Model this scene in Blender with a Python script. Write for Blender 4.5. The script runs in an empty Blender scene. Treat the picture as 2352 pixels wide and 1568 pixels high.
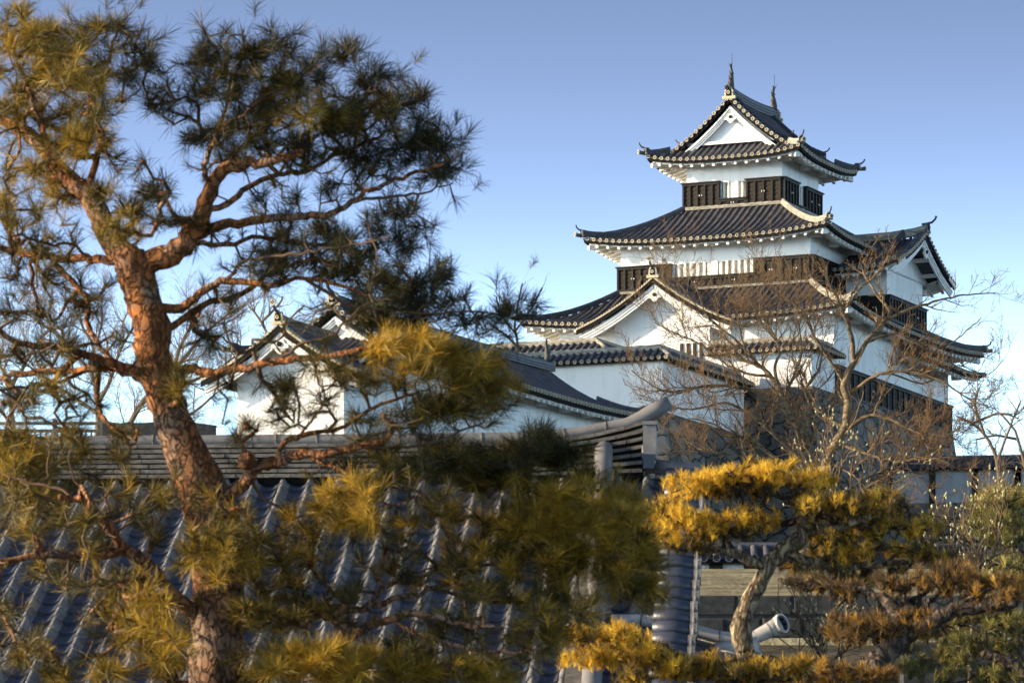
import bpy, math, random
import numpy as np
from mathutils import Vector, Matrix
random.seed(7); rng = np.random.default_rng(7)
R = math.radians
SC = bpy.context.scene; COL = SC.collection

# ------------------------------------------------------------------ camera
F_, CX, YH, CH = 10800.0, 1176.0, 2300.0, 1.6       # focal length, centre, horizon in reference pixels; eye height
cam = bpy.data.cameras.new('camera'); camo = bpy.data.objects.new('camera', cam); COL.objects.link(camo)
SC.camera = camo
camo.location = (0, 0, CH); camo.rotation_euler = (R(90), 0, 0)
cam.sensor_width = 36; cam.lens = F_ / 2352 * 36; cam.shift_y = (YH - 784) / 2352
cam.clip_start = 1; cam.clip_end = 6000
cam.dof.use_dof = True; cam.dof.focus_distance = 235; cam.dof.aperture_fstop = 16

# ------------------------------------------------------------------ sky and sun
ZK, ZO = 6.6, .112
SUN_EL, SUN_AZ = R(15.5), R(-172.8)                  # azimuth measured from +X, counter-clockwise
w = bpy.data.worlds.new('World'); SC.world = w; w.use_nodes = True
nt = w.node_tree; bg = nt.nodes['Background']
sky = nt.nodes.new('ShaderNodeTexSky'); sky.sky_type = 'NISHITA'; sky.sun_disc = False
sky.sun_elevation = SUN_EL; sky.sun_rotation = math.pi / 2 - SUN_AZ
sky.altitude = 0; sky.air_density = 1.0; sky.dust_density = 0.45; sky.ozone_density = 3.0
_tc = nt.nodes.new('ShaderNodeTexCoord'); _sp = nt.nodes.new('ShaderNodeSeparateXYZ'); _cb = nt.nodes.new('ShaderNodeCombineXYZ')
_z1 = nt.nodes.new('ShaderNodeMath'); _z1.operation = 'MULTIPLY_ADD'; _z1.inputs[1].default_value = ZK; _z1.inputs[2].default_value = -ZO * ZK     # steeper change from horizon to zenith
_z2 = nt.nodes.new('ShaderNodeMath'); _z2.operation = 'MAXIMUM'; _z2.inputs[1].default_value = .13
_nz = nt.nodes.new('ShaderNodeVectorMath'); _nz.operation = 'NORMALIZE'; nt.links.new(_tc.outputs['Generated'], _sp.inputs[0]); nt.links.new(_sp.outputs[2], _z1.inputs[0]); nt.links.new(_z1.outputs[0], _z2.inputs[0])
nt.links.new(_sp.outputs[0], _cb.inputs[0]); nt.links.new(_sp.outputs[1], _cb.inputs[1]); nt.links.new(_z2.outputs[0], _cb.inputs[2]); nt.links.new(_cb.outputs[0], _nz.inputs[0]); nt.links.new(_nz.outputs[0], sky.inputs[0])
_ga = nt.nodes.new('ShaderNodeGamma'); _ga.inputs[1].default_value = 1.95; _hs = nt.nodes.new('ShaderNodeHueSaturation'); _hs.inputs['Hue'].default_value = .489; _hs.inputs['Saturation'].default_value = .66
nt.links.new(sky.outputs[0], _ga.inputs[0]); nt.links.new(_ga.outputs[0], _hs.inputs['Color'])
nt.links.new(_hs.outputs[0], bg.inputs[0]); bg.inputs[1].default_value = 0.072
sun = bpy.data.lights.new('sun', 'SUN'); sun.energy = 5.0; sun.angle = R(0.5); sun.color = (1.0, 0.80, 0.54)
suno = bpy.data.objects.new('sun', sun); COL.objects.link(suno)
sd = Vector((math.cos(SUN_EL) * math.cos(SUN_AZ), math.cos(SUN_EL) * math.sin(SUN_AZ), math.sin(SUN_EL)))
suno.rotation_euler = (-sd).to_track_quat('-Z', 'Y').to_euler(); suno.location = (-60, 0, 60)
vs = SC.view_settings; vs.view_transform = 'Standard'; vs.look = 'None'; vs.gamma = 1; vs.use_curve_mapping = False
vs.exposure = 0.88

def P(x, y, d):
    return Vector(((x - CX) * d / F_, d, CH + (YH - y) * d / F_))

# ------------------------------------------------------------------ materials
def mat(name, col, rough=0.8, spec=0.3, noise=None, bump=None, fn=None):
    m = bpy.data.materials.new(name); m.use_nodes = True
    n = m.node_tree.nodes; l = m.node_tree.links; b = n['Principled BSDF']
    b.inputs['Roughness'].default_value = rough; b.inputs['Specular IOR Level'].default_value = spec
    b.inputs['Base Color'].default_value = (*col, 1)
    tc = n.new('ShaderNodeTexCoord')
    if noise:
        col2, sc, lo, hi = noise[:4]
        mp = n.new('ShaderNodeMapping'); l.new(tc.outputs['Object'], mp.inputs[0])
        mp.inputs['Scale'].default_value = noise[4] if len(noise) > 4 else (1, 1, 1)
        t = n.new('ShaderNodeTexNoise'); t.inputs['Scale'].default_value = sc; t.inputs['Detail'].default_value = 6
        t.inputs['Roughness'].default_value = .62
        l.new(mp.outputs[0], t.inputs[0])
        r = n.new('ShaderNodeMapRange'); r.inputs[1].default_value = lo; r.inputs[2].default_value = hi
        l.new(t.outputs['Fac'], r.inputs[0])
        x = n.new('ShaderNodeMix'); x.data_type = 'RGBA'
        x.inputs[6].default_value = (*col, 1); x.inputs[7].default_value = (*col2, 1)
        l.new(r.outputs[0], x.inputs[0]); l.new(x.outputs[2], b.inputs['Base Color'])
        m['mix'] = x.name
    if bump:
        sc, st, di = bump[:3]
        mp = n.new('ShaderNodeMapping'); l.new(tc.outputs['Object'], mp.inputs[0])
        mp.inputs['Scale'].default_value = bump[3] if len(bump) > 3 else (1, 1, 1)
        t = n.new('ShaderNodeTexNoise'); t.inputs['Scale'].default_value = sc; t.inputs['Detail'].default_value = 5
        l.new(mp.outputs[0], t.inputs[0])
        bp = n.new('ShaderNodeBump'); bp.inputs['Strength'].default_value = st; bp.inputs['Distance'].default_value = di
        l.new(t.outputs['Fac'], bp.inputs['Height']); l.new(bp.outputs[0], b.inputs['Normal'])
    if fn: fn(m, n, l, b, tc)
    return m

def stone_fn(scale, gap, c1, c2, c3, squash=(1, 1, 1.25), bumpd=.12):
    def f(m, n, l, b, tc):
        mp = n.new('ShaderNodeMapping'); mp.inputs['Scale'].default_value = squash
        l.new(tc.outputs['Object'], mp.inputs[0])
        nz = n.new('ShaderNodeTexNoise'); nz.inputs['Scale'].default_value = 1.3; l.new(mp.outputs[0], nz.inputs[0])
        ad = n.new('ShaderNodeVectorMath'); ad.operation = 'MULTIPLY_ADD'
        l.new(nz.outputs['Color'], ad.inputs[0]); ad.inputs[1].default_value = (.5, .5, .5); l.new(mp.outputs[0], ad.inputs[2]); nz.inputs['Scale'].default_value = 2.2; nz.inputs['Detail'].default_value = 5
        v = n.new('ShaderNodeTexVoronoi'); v.feature = 'DISTANCE_TO_EDGE'; v.inputs['Scale'].default_value = scale
        l.new(ad.outputs[0], v.inputs['Vector'])
        v2 = n.new('ShaderNodeTexVoronoi'); v2.inputs['Scale'].default_value = scale; l.new(ad.outputs[0], v2.inputs['Vector'])
        sx = n.new('ShaderNodeSeparateColor'); l.new(v2.outputs['Color'], sx.inputs[0])
        n2 = n.new('ShaderNodeTexNoise'); n2.inputs['Scale'].default_value = 5; n2.inputs['Detail'].default_value = 8; l.new(mp.outputs[0], n2.inputs[0])
        cr = n.new('ShaderNodeValToRGB'); e = cr.color_ramp.elements
        e[0].position = .0; e[0].color = (*c1, 1); e[1].position = 1; e[1].color = (*c2, 1)
        q = n.new('ShaderNodeMath'); q.operation = 'MULTIPLY_ADD'; l.new(n2.outputs[0], q.inputs[0]); q.inputs[1].default_value = .9
        h = n.new('ShaderNodeMath'); h.operation = 'MULTIPLY_ADD'; l.new(sx.outputs[0], h.inputs[0]); h.inputs[1].default_value = .75; h.inputs[2].default_value = -.35
        l.new(h.outputs[0], q.inputs[2]); l.new(q.outputs[0], cr.inputs[0])
        mr = n.new('ShaderNodeMapRange'); mr.inputs[1].default_value = gap * .3; mr.inputs[2].default_value = gap; l.new(v.outputs[0], mr.inputs[0])
        x = n.new('ShaderNodeMix'); x.data_type = 'RGBA'; x.inputs[6].default_value = (*c3, 1)
        l.new(mr.outputs[0], x.inputs[0]); l.new(cr.outputs[0], x.inputs[7]); l.new(x.outputs[2], b.inputs['Base Color'])
        mr2 = n.new('ShaderNodeMapRange'); mr2.inputs[2].default_value = gap * 2.5; mr2.interpolation_type = 'SMOOTHSTEP'; l.new(v.outputs[0], mr2.inputs[0])
        s2 = n.new('ShaderNodeMath'); s2.operation = 'MULTIPLY_ADD'; l.new(n2.outputs[0], s2.inputs[0]); s2.inputs[1].default_value = .35; l.new(mr2.outputs[0], s2.inputs[2])
        bp = n.new('ShaderNodeBump'); bp.inputs['Strength'].default_value = .9; bp.inputs['Distance'].default_value = bumpd
        l.new(s2.outputs[0], bp.inputs['Height']); l.new(bp.outputs[0], b.inputs['Normal'])
    return f

def leaf_fn(stops, rough=.55, trans=.25):
    # colour by each tuft's tone (young, old and yellowing needles; painted sun and shade)
    def f(m, n, l, b, tc):
        a = n.new('ShaderNodeAttribute'); a.attribute_name = 'tone'
        cr = n.new('ShaderNodeValToRGB'); el = cr.color_ramp.elements
        el[0].position, el[0].color = stops[0][0], (*stops[0][1], 1)
        el[1].position, el[1].color = stops[-1][0], (*stops[-1][1], 1)
        for p_, c_ in stops[1:-1]:
            q = el.new(p_); q.color = (*c_, 1)
        l.new(a.outputs['Fac'], cr.inputs[0]); l.new(cr.outputs[0], b.inputs['Base Color'])
        t = n.new('ShaderNodeBsdfTranslucent'); l.new(cr.outputs[0], t.inputs[0])
        mx = n.new('ShaderNodeMixShader'); mx.inputs[0].default_value = trans
        l.new(b.outputs[0], mx.inputs[1]); l.new(t.outputs[0], mx.inputs[2])
        l.new(mx.outputs[0], n['Material Output'].inputs[0])
    return f

M = {}
M['plaster'] = mat('plaster', (.80, .785, .75), .85, .2, noise=((.60, .57, .52), 1.0, .48, .85, (1.6, 1.6, .22)), bump=(9, .15, .02))
M['trim'] = mat('trim', (.74, .71, .65), .8, .2, noise=((.62, .58, .5), 1.3, .5, .85))
M['tile'] = mat('tile', (.062, .06, .068), .5, .45, noise=((.022, .021, .026), 3.2, .35, .75), bump=(14, .3, .03))
M['tile_rib'] = mat('tile_rib', (.125, .118, .125), .5, .4, noise=((.03, .029, .034), 2.6, .35, .7), bump=(10, .35, .03))
M['rim'] = mat('rim', (.54, .46, .31), .75, .3, noise=((.34, .29, .20), 6, .4, .8))
M['ridge'] = mat('ridge', (.44, .40, .32), .75, .3, noise=((.13, .12, .10), 4, .35, .7, (1, 1, 3)), bump=(12, .4, .03))
M['ridgetile'] = mat('ridgetile', (.10, .098, .105), .6, .35, noise=((.035, .034, .038), 4, .35, .7, (1, 1, 3)), bump=(12, .4, .03))
M['board'] = mat('board', (.021, .016, .012), .65, .25, noise=((.011, .009, .007), 3, .35, .7, (1, 1, 6)), bump=(6, .4, .02, (1, 1, 8)))
M['boardlap'] = mat('boardlap', (.042, .032, .022), .75, .2, noise=((.018, .014, .010), 2.5, .35, .7, (1, 1, 8)), bump=(6, .5, .02, (1, 1, 10)))
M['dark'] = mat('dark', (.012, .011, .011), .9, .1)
M['iron'] = mat('iron', (.02, .018, .018), .6, .4)
M['bronze'] = mat('bronze', (.075, .068, .056), .6, .4, noise=((.03, .028, .026), 8, .4, .7), bump=(14, .6, .04))
M['stone'] = mat('stone', (.2, .19, .17), .9, .2, fn=stone_fn(.92, .03, (.06, .055, .048), (.22, .20, .165), (.010, .011, .010), (1, 1, 1.5)))
M['blockstone'] = mat('blockstone', (.2, .19, .17), .9, .2, fn=stone_fn(.25, .004, (.03, .029, .028), (.13, .125, .115), (.02, .02, .02), (1, 1, 1.4), .03))
M['fieldtile'] = mat('fieldtile', (.058, .064, .092), .40, .5, noise=((.036, .039, .052), 2.6, .35, .7), bump=(20, .25, .01))
M['fieldrib'] = mat('fieldrib', (.24, .225, .21), .6, .3, noise=((.075, .073, .075), 5, .35, .75), bump=(24, .3, .01))
M['paletile'] = mat('paletile', (.20, .19, .18), .55, .35, noise=((.13, .122, .118), 4, .35, .75), bump=(22, .3, .01))
M['pale_ridge_tile'] = mat('pale_ridge_tile', (.50, .46, .41), .6, .3, noise=((.27, .245, .22), 5, .35, .75), bump=(22, .3, .01))  # paler tile copy: sunlight on the gate ridge put into the colour
M['stack'] = mat('stack', (.185, .165, .14), .8, .25, noise=((.05, .045, .04), 7, .35, .7, (1, 1, 3)), bump=(22, .5, .01))
M['wood'] = mat('wood', (.20, .165, .13), .85, .2, noise=((.11, .09, .075), 5, .35, .7))
M['lawn'] = mat('lawn', (.34, .30, .18), .95, .1, noise=((.12, .105, .06), 1.2, .35, .7), bump=(9, .8, .06))
M['hill'] = mat('hill', (.10, .085, .055), .95, .1, noise=((.045, .04, .028), .7, .35, .7), bump=(3, 1, .2))
M['shadeplaster'] = mat('shadeplaster', (.46, .45, .44), .9, .1, noise=((.26, .25, .24), 1.2, .35, .75, (1, 1, .4)))  # darker copy of plaster: the far wall's shade put into its colour
M['earthwall'] = mat('earthwall', (.50, .46, .38), .9, .1, noise=((.36, .33, .27), 2, .35, .7))
def bark_fn(m, n, l, b, tc):
    # flaky plates: orange inner bark between grey-buff scales
    v = n.new('ShaderNodeTexVoronoi'); v.feature = 'DISTANCE_TO_EDGE'; v.inputs['Scale'].default_value = 21
    mp = n.new('ShaderNodeMapping'); mp.inputs['Scale'].default_value = (1, 1, .55); l.new(tc.outputs['Object'], mp.inputs[0])
    nz = n.new('ShaderNodeTexNoise'); nz.inputs['Scale'].default_value = 9; nz.inputs['Detail'].default_value = 5; l.new(mp.outputs[0], nz.inputs[0])
    ad = n.new('ShaderNodeVectorMath'); ad.operation = 'MULTIPLY_ADD'; ad.inputs[1].default_value = (.22, .22, .22)
    l.new(nz.outputs['Color'], ad.inputs[0]); l.new(mp.outputs[0], ad.inputs[2]); l.new(ad.outputs[0], v.inputs['Vector'])
    n3 = n.new('ShaderNodeTexNoise'); n3.inputs['Scale'].default_value = 4.5; n3.inputs['Detail'].default_value = 7; l.new(tc.outputs['Object'], n3.inputs[0])
    cr = n.new('ShaderNodeValToRGB'); e = cr.color_ramp.elements
    e[0].position = .3; e[0].color = (.12, .06, .035, 1); e[1].position = .72; e[1].color = (.50, .33, .19, 1)
    k = e.new(.48); k.color = (.44, .16, .045, 1); k = e.new(.6); k.color = (.27, .16, .10, 1)
    l.new(n3.outputs[0], cr.inputs[0])
    mr = n.new('ShaderNodeMapRange'); mr.inputs[1].default_value = .0; mr.inputs[2].default_value = .2; nq = n.new('ShaderNodeMath'); nq.operation = 'MULTIPLY_ADD'; n5 = n.new('ShaderNodeTexNoise'); n5.inputs['Scale'].default_value = 26; n5.inputs['Detail'].default_value = 4; l.new(tc.outputs['Object'], n5.inputs[0]); l.new(n5.outputs[0], nq.inputs[0]); nq.inputs[1].default_value = .34; l.new(v.outputs[0], nq.inputs[2]); nq2 = n.new('ShaderNodeMath'); nq2.operation = 'SUBTRACT'; l.new(nq.outputs[0], nq2.inputs[0]); nq2.inputs[1].default_value = .14; l.new(nq2.outputs[0], mr.inputs[0])
    x = n.new('ShaderNodeMix'); x.data_type = 'RGBA'; x.inputs[6].default_value = (.10, .045, .022, 1)
    l.new(mr.outputs[0], x.inputs[0]); l.new(cr.outputs[0], x.inputs[7]); sz = n.new('ShaderNodeSeparateXYZ'); l.new(tc.outputs['Object'], sz.inputs[0])
    zz = n.new('ShaderNodeMapRange'); zz.inputs[1].default_value = 3.1; zz.inputs[2].default_value = 4.8; zz.inputs[3].default_value = .6; zz.inputs[4].default_value = 0; l.new(sz.outputs[2], zz.inputs[0])
    zn = n.new('ShaderNodeMath'); zn.operation = 'MULTIPLY_ADD'; zn.use_clamp = True; l.new(n3.outputs[0], zn.inputs[0]); zn.inputs[1].default_value = 1.4; zm = n.new('ShaderNodeMath'); zm.operation = 'SUBTRACT'; l.new(zz.outputs[0], zm.inputs[0]); zm.inputs[1].default_value = .62; l.new(zm.outputs[0], zn.inputs[2])
    gx = n.new('ShaderNodeMix'); gx.data_type = 'RGBA'; l.new(zn.outputs[0], gx.inputs[0]); l.new(x.outputs[2], gx.inputs[6])
    gm = n.new('ShaderNodeMix'); gm.data_type = 'RGBA'; gm.inputs[6].default_value = (.05, .03, .02, 1); gm.inputs[7].default_value = (.25, .17, .12, 1); l.new(mr.outputs[0], gm.inputs[0]); l.new(gm.outputs[2], gx.inputs[7])
    l.new(gx.outputs[2], b.inputs['Base Color'])
    s = n.new('ShaderNodeMath'); s.operation = 'MULTIPLY_ADD'; l.new(n3.outputs[0], s.inputs[0]); s.inputs[1].default_value = .8; l.new(mr.outputs[0], s.inputs[2])
    bp = n.new('ShaderNodeBump'); bp.inputs['Strength'].default_value = .9; bp.inputs['Distance'].default_value = .025
    l.new(s.outputs[0], bp.inputs['Height']); l.new(bp.outputs[0], b.inputs['Normal'])
def furrow_fn(c1, c2, c3, sc=13):
    def f(m, n, l, b, tc):
        mp = n.new('ShaderNodeMapping'); mp.inputs['Scale'].default_value = (1, 1, .42); l.new(tc.outputs['Object'], mp.inputs[0])
        nz = n.new('ShaderNodeTexNoise'); nz.inputs['Scale'].default_value = 7; nz.inputs['Detail'].default_value = 6; l.new(mp.outputs[0], nz.inputs[0])
        ad = n.new('ShaderNodeVectorMath'); ad.operation = 'MULTIPLY_ADD'; ad.inputs[1].default_value = (.3, .3, .3); l.new(nz.outputs['Color'], ad.inputs[0]); l.new(mp.outputs[0], ad.inputs[2])
        v = n.new('ShaderNodeTexVoronoi'); v.feature = 'DISTANCE_TO_EDGE'; v.inputs['Scale'].default_value = sc; l.new(ad.outputs[0], v.inputs['Vector'])
        n3 = n.new('ShaderNodeTexNoise'); n3.inputs['Scale'].default_value = 16; n3.inputs['Detail'].default_value = 6; l.new(tc.outputs['Object'], n3.inputs[0])
        q = n.new('ShaderNodeMath'); q.operation = 'MULTIPLY_ADD'; l.new(n3.outputs[0], q.inputs[0]); q.inputs[1].default_value = .35; l.new(v.outputs[0], q.inputs[2])
        cr = n.new('ShaderNodeValToRGB'); e = cr.color_ramp.elements; e[0].position = .16; e[0].color = (*c1, 1); e[1].position = .5; e[1].color = (*c3, 1); k = e.new(.27); k.color = (*c2, 1)
        l.new(q.outputs[0], cr.inputs[0]); l.new(cr.outputs[0], b.inputs['Base Color'])
        bp = n.new('ShaderNodeBump'); bp.inputs['Strength'].default_value = 1; bp.inputs['Distance'].default_value = .04; l.new(q.outputs[0], bp.inputs['Height']); l.new(bp.outputs[0], b.inputs['Normal'])
    return f
M['redbark'] = mat('redbark', (.3, .15, .08), .85, .2, fn=bark_fn)
M['twigbark'] = mat('twigbark', (.15, .09, .055), .85, .2, noise=((.09, .055, .035), 12, .35, .7))
M['greybark'] = mat('greybark', (.30, .25, .17), .9, .15, fn=furrow_fn((.04, .028, .018), (.15, .11, .068), (.38, .30, .18)))
M['darkbark'] = mat('darkbark', (.07, .05, .04), .9, .15, fn=furrow_fn((.02, .015, .012), (.065, .048, .036), (.17, .13, .095)))
M['cherrybark'] = mat('cherrybark', (.24, .17, .095), .85, .2, noise=((.07, .05, .032), 5, .42, .62, (1, 1, 2.2)), bump=(9, .8, .03))
M['cherrytwig'] = mat('cherrytwig', (.15, .092, .044), .8, .2)
M['bgbark'] = mat('bgbark', (.20, .15, .10), .85, .2)
M['bud'] = mat('bud', (.44, .40, .22), .7, .2)
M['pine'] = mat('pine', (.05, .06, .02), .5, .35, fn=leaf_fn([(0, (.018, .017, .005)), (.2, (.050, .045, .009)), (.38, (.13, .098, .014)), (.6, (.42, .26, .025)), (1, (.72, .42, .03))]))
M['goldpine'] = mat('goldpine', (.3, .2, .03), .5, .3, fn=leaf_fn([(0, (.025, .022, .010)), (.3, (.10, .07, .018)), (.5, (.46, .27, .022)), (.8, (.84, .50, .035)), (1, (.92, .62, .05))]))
M['duskpine'] = mat('duskpine', (.1, .07, .03), .5, .3, fn=leaf_fn([(0, (.030, .024, .012)), (.4, (.20, .11, .028)), (.65, (.52, .27, .03)), (1, (.80, .44, .04))]))
M['greenpine'] = mat('greenpine', (.1, .1, .03), .5, .3, fn=leaf_fn([(0, (.05, .05, .016)), (.5, (.24, .21, .05)), (1, (.52, .42, .09))]))

# ------------------------------------------------------------------ mesh helpers
def tag(o, label=None, cat=None, group=None, kind=None):
    if label: o['label'] = label
    if cat: o['category'] = cat
    if group: o['group'] = group
    if kind: o['kind'] = kind
    return o

def empty(name, loc, rz=0.0):
    o = bpy.data.objects.new(name, None); COL.objects.link(o)
    o.location = loc; o.rotation_euler = (0, 0, rz); o.empty_display_size = .5
    return o

class MB:
    def __init__(s, xf=None):
        s.v = []; s.f = []; s.m = []; s.sm = []; s.xf = xf
    def pt(s, p):
        s.v.append(tuple(s.xf(*p)) if s.xf else tuple(p)); return len(s.v) - 1
    def face(s, idx, m, smooth=False):
        s.f.append(tuple(idx)); s.m.append(m); s.sm.append(smooth)
    def poly(s, pts, m): s.face([s.pt(p) for p in pts], m)
    def box(s, x0, x1, y0, y1, z0, z1, m):
        i = [s.pt(p) for p in ((x0, y0, z0), (x1, y0, z0), (x1, y1, z0), (x0, y1, z0), (x0, y0, z1), (x1, y0, z1), (x1, y1, z1), (x0, y1, z1))]
        for q in ((3, 2, 1, 0), (4, 5, 6, 7), (0, 1, 5, 4), (1, 2, 6, 5), (2, 3, 7, 6), (3, 0, 4, 7)): s.face([i[k] for k in q], m)
    def grid(s, rows, m, smooth=True, closed=False):
        idx = [[s.pt(p) for p in r] for r in rows]
        for a in range(len(idx) - 1):
            n = len(idx[a]); rng_ = range(n if closed else n - 1)
            for b in rng_: s.face((idx[a][b], idx[a][(b + 1) % n], idx[a + 1][(b + 1) % n], idx[a + 1][b]), m, smooth)
        return idx
    def prism(s, pts, off, m, m2=None):     # polygon extruded by a vector
        a = [s.pt(p) for p in pts]; b = [s.pt((p[0] + off[0], p[1] + off[1], p[2] + off[2])) for p in pts]
        s.face(a[::-1], m); s.face(b, m); n = len(a)
        for i in range(n): s.face((a[i], a[(i + 1) % n], b[(i + 1) % n], b[i]), m2 or m)
    def tube(s, path, rad, n, m, cap=True, smooth=True):
        path = [Vector(p) for p in path]
        if not hasattr(rad, '__len__'): rad = [rad] * len(path)
        t0 = (path[1] - path[0]).normalized(); up = Vector((0, 0, 1)) if abs(t0.z) < .9 else Vector((0, 1, 0))
        nx = t0.cross(up).normalized(); rows = []
        for k, p in enumerate(path):
            t = (path[min(k + 1, len(path) - 1)] - path[max(k - 1, 0)])
            if t.length < 1e-9: t = t0
            t.normalize(); nx = (nx - t * nx.dot(t)); nx = nx.normalized() if nx.length > 1e-6 else t.orthogonal().normalized()
            ny = t.cross(nx)
            rows.append([p + (nx * math.cos(2 * math.pi * j / n) + ny * math.sin(2 * math.pi * j / n)) * rad[k] for j in range(n)])
        idx = s.grid(rows, m, smooth, closed=True)
        if cap: s.face(idx[0][::-1], m); s.face(idx[-1], m)
    def sweep(s, path, prof, m, mtop=None, cap=True):   # prof: (side, up) points; upright section swept along a path
        path = [Vector(p) for p in path]; rows = []
        for k, p in enumerate(path):
            t = path[min(k + 1, len(path) - 1)] - path[max(k - 1, 0)]; t.z = 0; t.normalize(); sd_ = Vector((t.y, -t.x, 0))
            rows.append([p + sd_ * a + Vector((0, 0, b)) for a, b in prof])
        idx = [[s.pt(q) for q in r] for r in rows]; n = len(prof)
        for a in range(len(idx) - 1):
            for b in range(n):
                mm = mtop if (mtop and prof[b][1] > .72 * max(q[1] for q in prof) and prof[(b + 1) % n][1] > .72 * max(q[1] for q in prof)) else m
                s.face((idx[a][b], idx[a][(b + 1) % n], idx[a + 1][(b + 1) % n], idx[a + 1][b]), mm)
        if cap: s.face(idx[0][::-1], m); s.face(idx[-1], m)
    def emblem(s, c, nrm, r, rim='rim', core='dark', n=12):   # round tile end: raised ring, sunk face, small cross of dots
        c = Vector(c); nrm = Vector(nrm).normalized(); a = nrm.orthogonal().normalized()
        if abs(nrm.z) < .9: a = nrm.cross(Vector((0, 0, 1))).normalized()
        b = nrm.cross(a)
        def ring(rr, h): return [c + nrm * h + (a * math.cos(2 * math.pi * j / n) + b * math.sin(2 * math.pi * j / n)) * rr for j in range(n)]
        i0 = [s.pt(p) for p in ring(r, -.05)]; i1 = [s.pt(p) for p in ring(r, .015)]; i2 = [s.pt(p) for p in ring(r * .70, .015)]; i3 = [s.pt(p) for p in ring(r * .68, -.012)]
        for q0, q1 in ((i0, i1), (i1, i2), (i2, i3)):
            for j in range(n): s.face((q0[j], q0[(j + 1) % n], q1[(j + 1) % n], q1[j]), rim)
        s.face(i3, core)
        for dx, dy in ((0, 0), (.36, .36), (-.36, .36), (.36, -.36), (-.36, -.36)):
            k = .16 * r; q = c + a * dx * r + b * dy * r
            s.face([s.pt(q + nrm * .004 + a * u_ * k + b * v_ * k) for u_, v_ in ((-1, -1), (1, -1), (1, 1), (-1, 1))], rim)
    def build(s, name, parent=None, base=(0, 0, 0), label=None):
        me = bpy.data.meshes.new(name)
        bx, by, bz = base
        me.from_pydata([(x - bx, y - by, z - bz) for x, y, z in s.v], [], s.f)
        names = []
        for m in s.m:
            if m not in names: names.append(m)
        for m in names: me.materials.append(M[m])
        me.polygons.foreach_set('material_index', [names.index(m) for m in s.m])
        me.polygons.foreach_set('use_smooth', s.sm)
        me.update()
        o = bpy.data.objects.new(name, me); COL.objects.link(o)
        if parent: o.parent = parent
        if label: o['label'] = label
        return o

# ------------------------------------------------------------------ roofs
RIDGE_PROF = [(-.15, 0), (-.15, .06), (-.12, .07), (-.15, .09), (-.15, .15), (-.12, .16), (-.15, .18), (-.15, .24), (-.11, .25), (-.10, .31), (-.05, .36), (.05, .36), (.10, .31), (.11, .25), (.15, .24), (.15, .18), (.12, .16), (.15, .15), (.15, .09), (.12, .07), (.15, .06), (.15, 0)]
def prof(k, kh=None): return [(a * k, b * (kh or k)) for a, b in RIDGE_PROF]

def g(q): q = max(0, min(1, q)); return .62 * q + .38 * q * q

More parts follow.
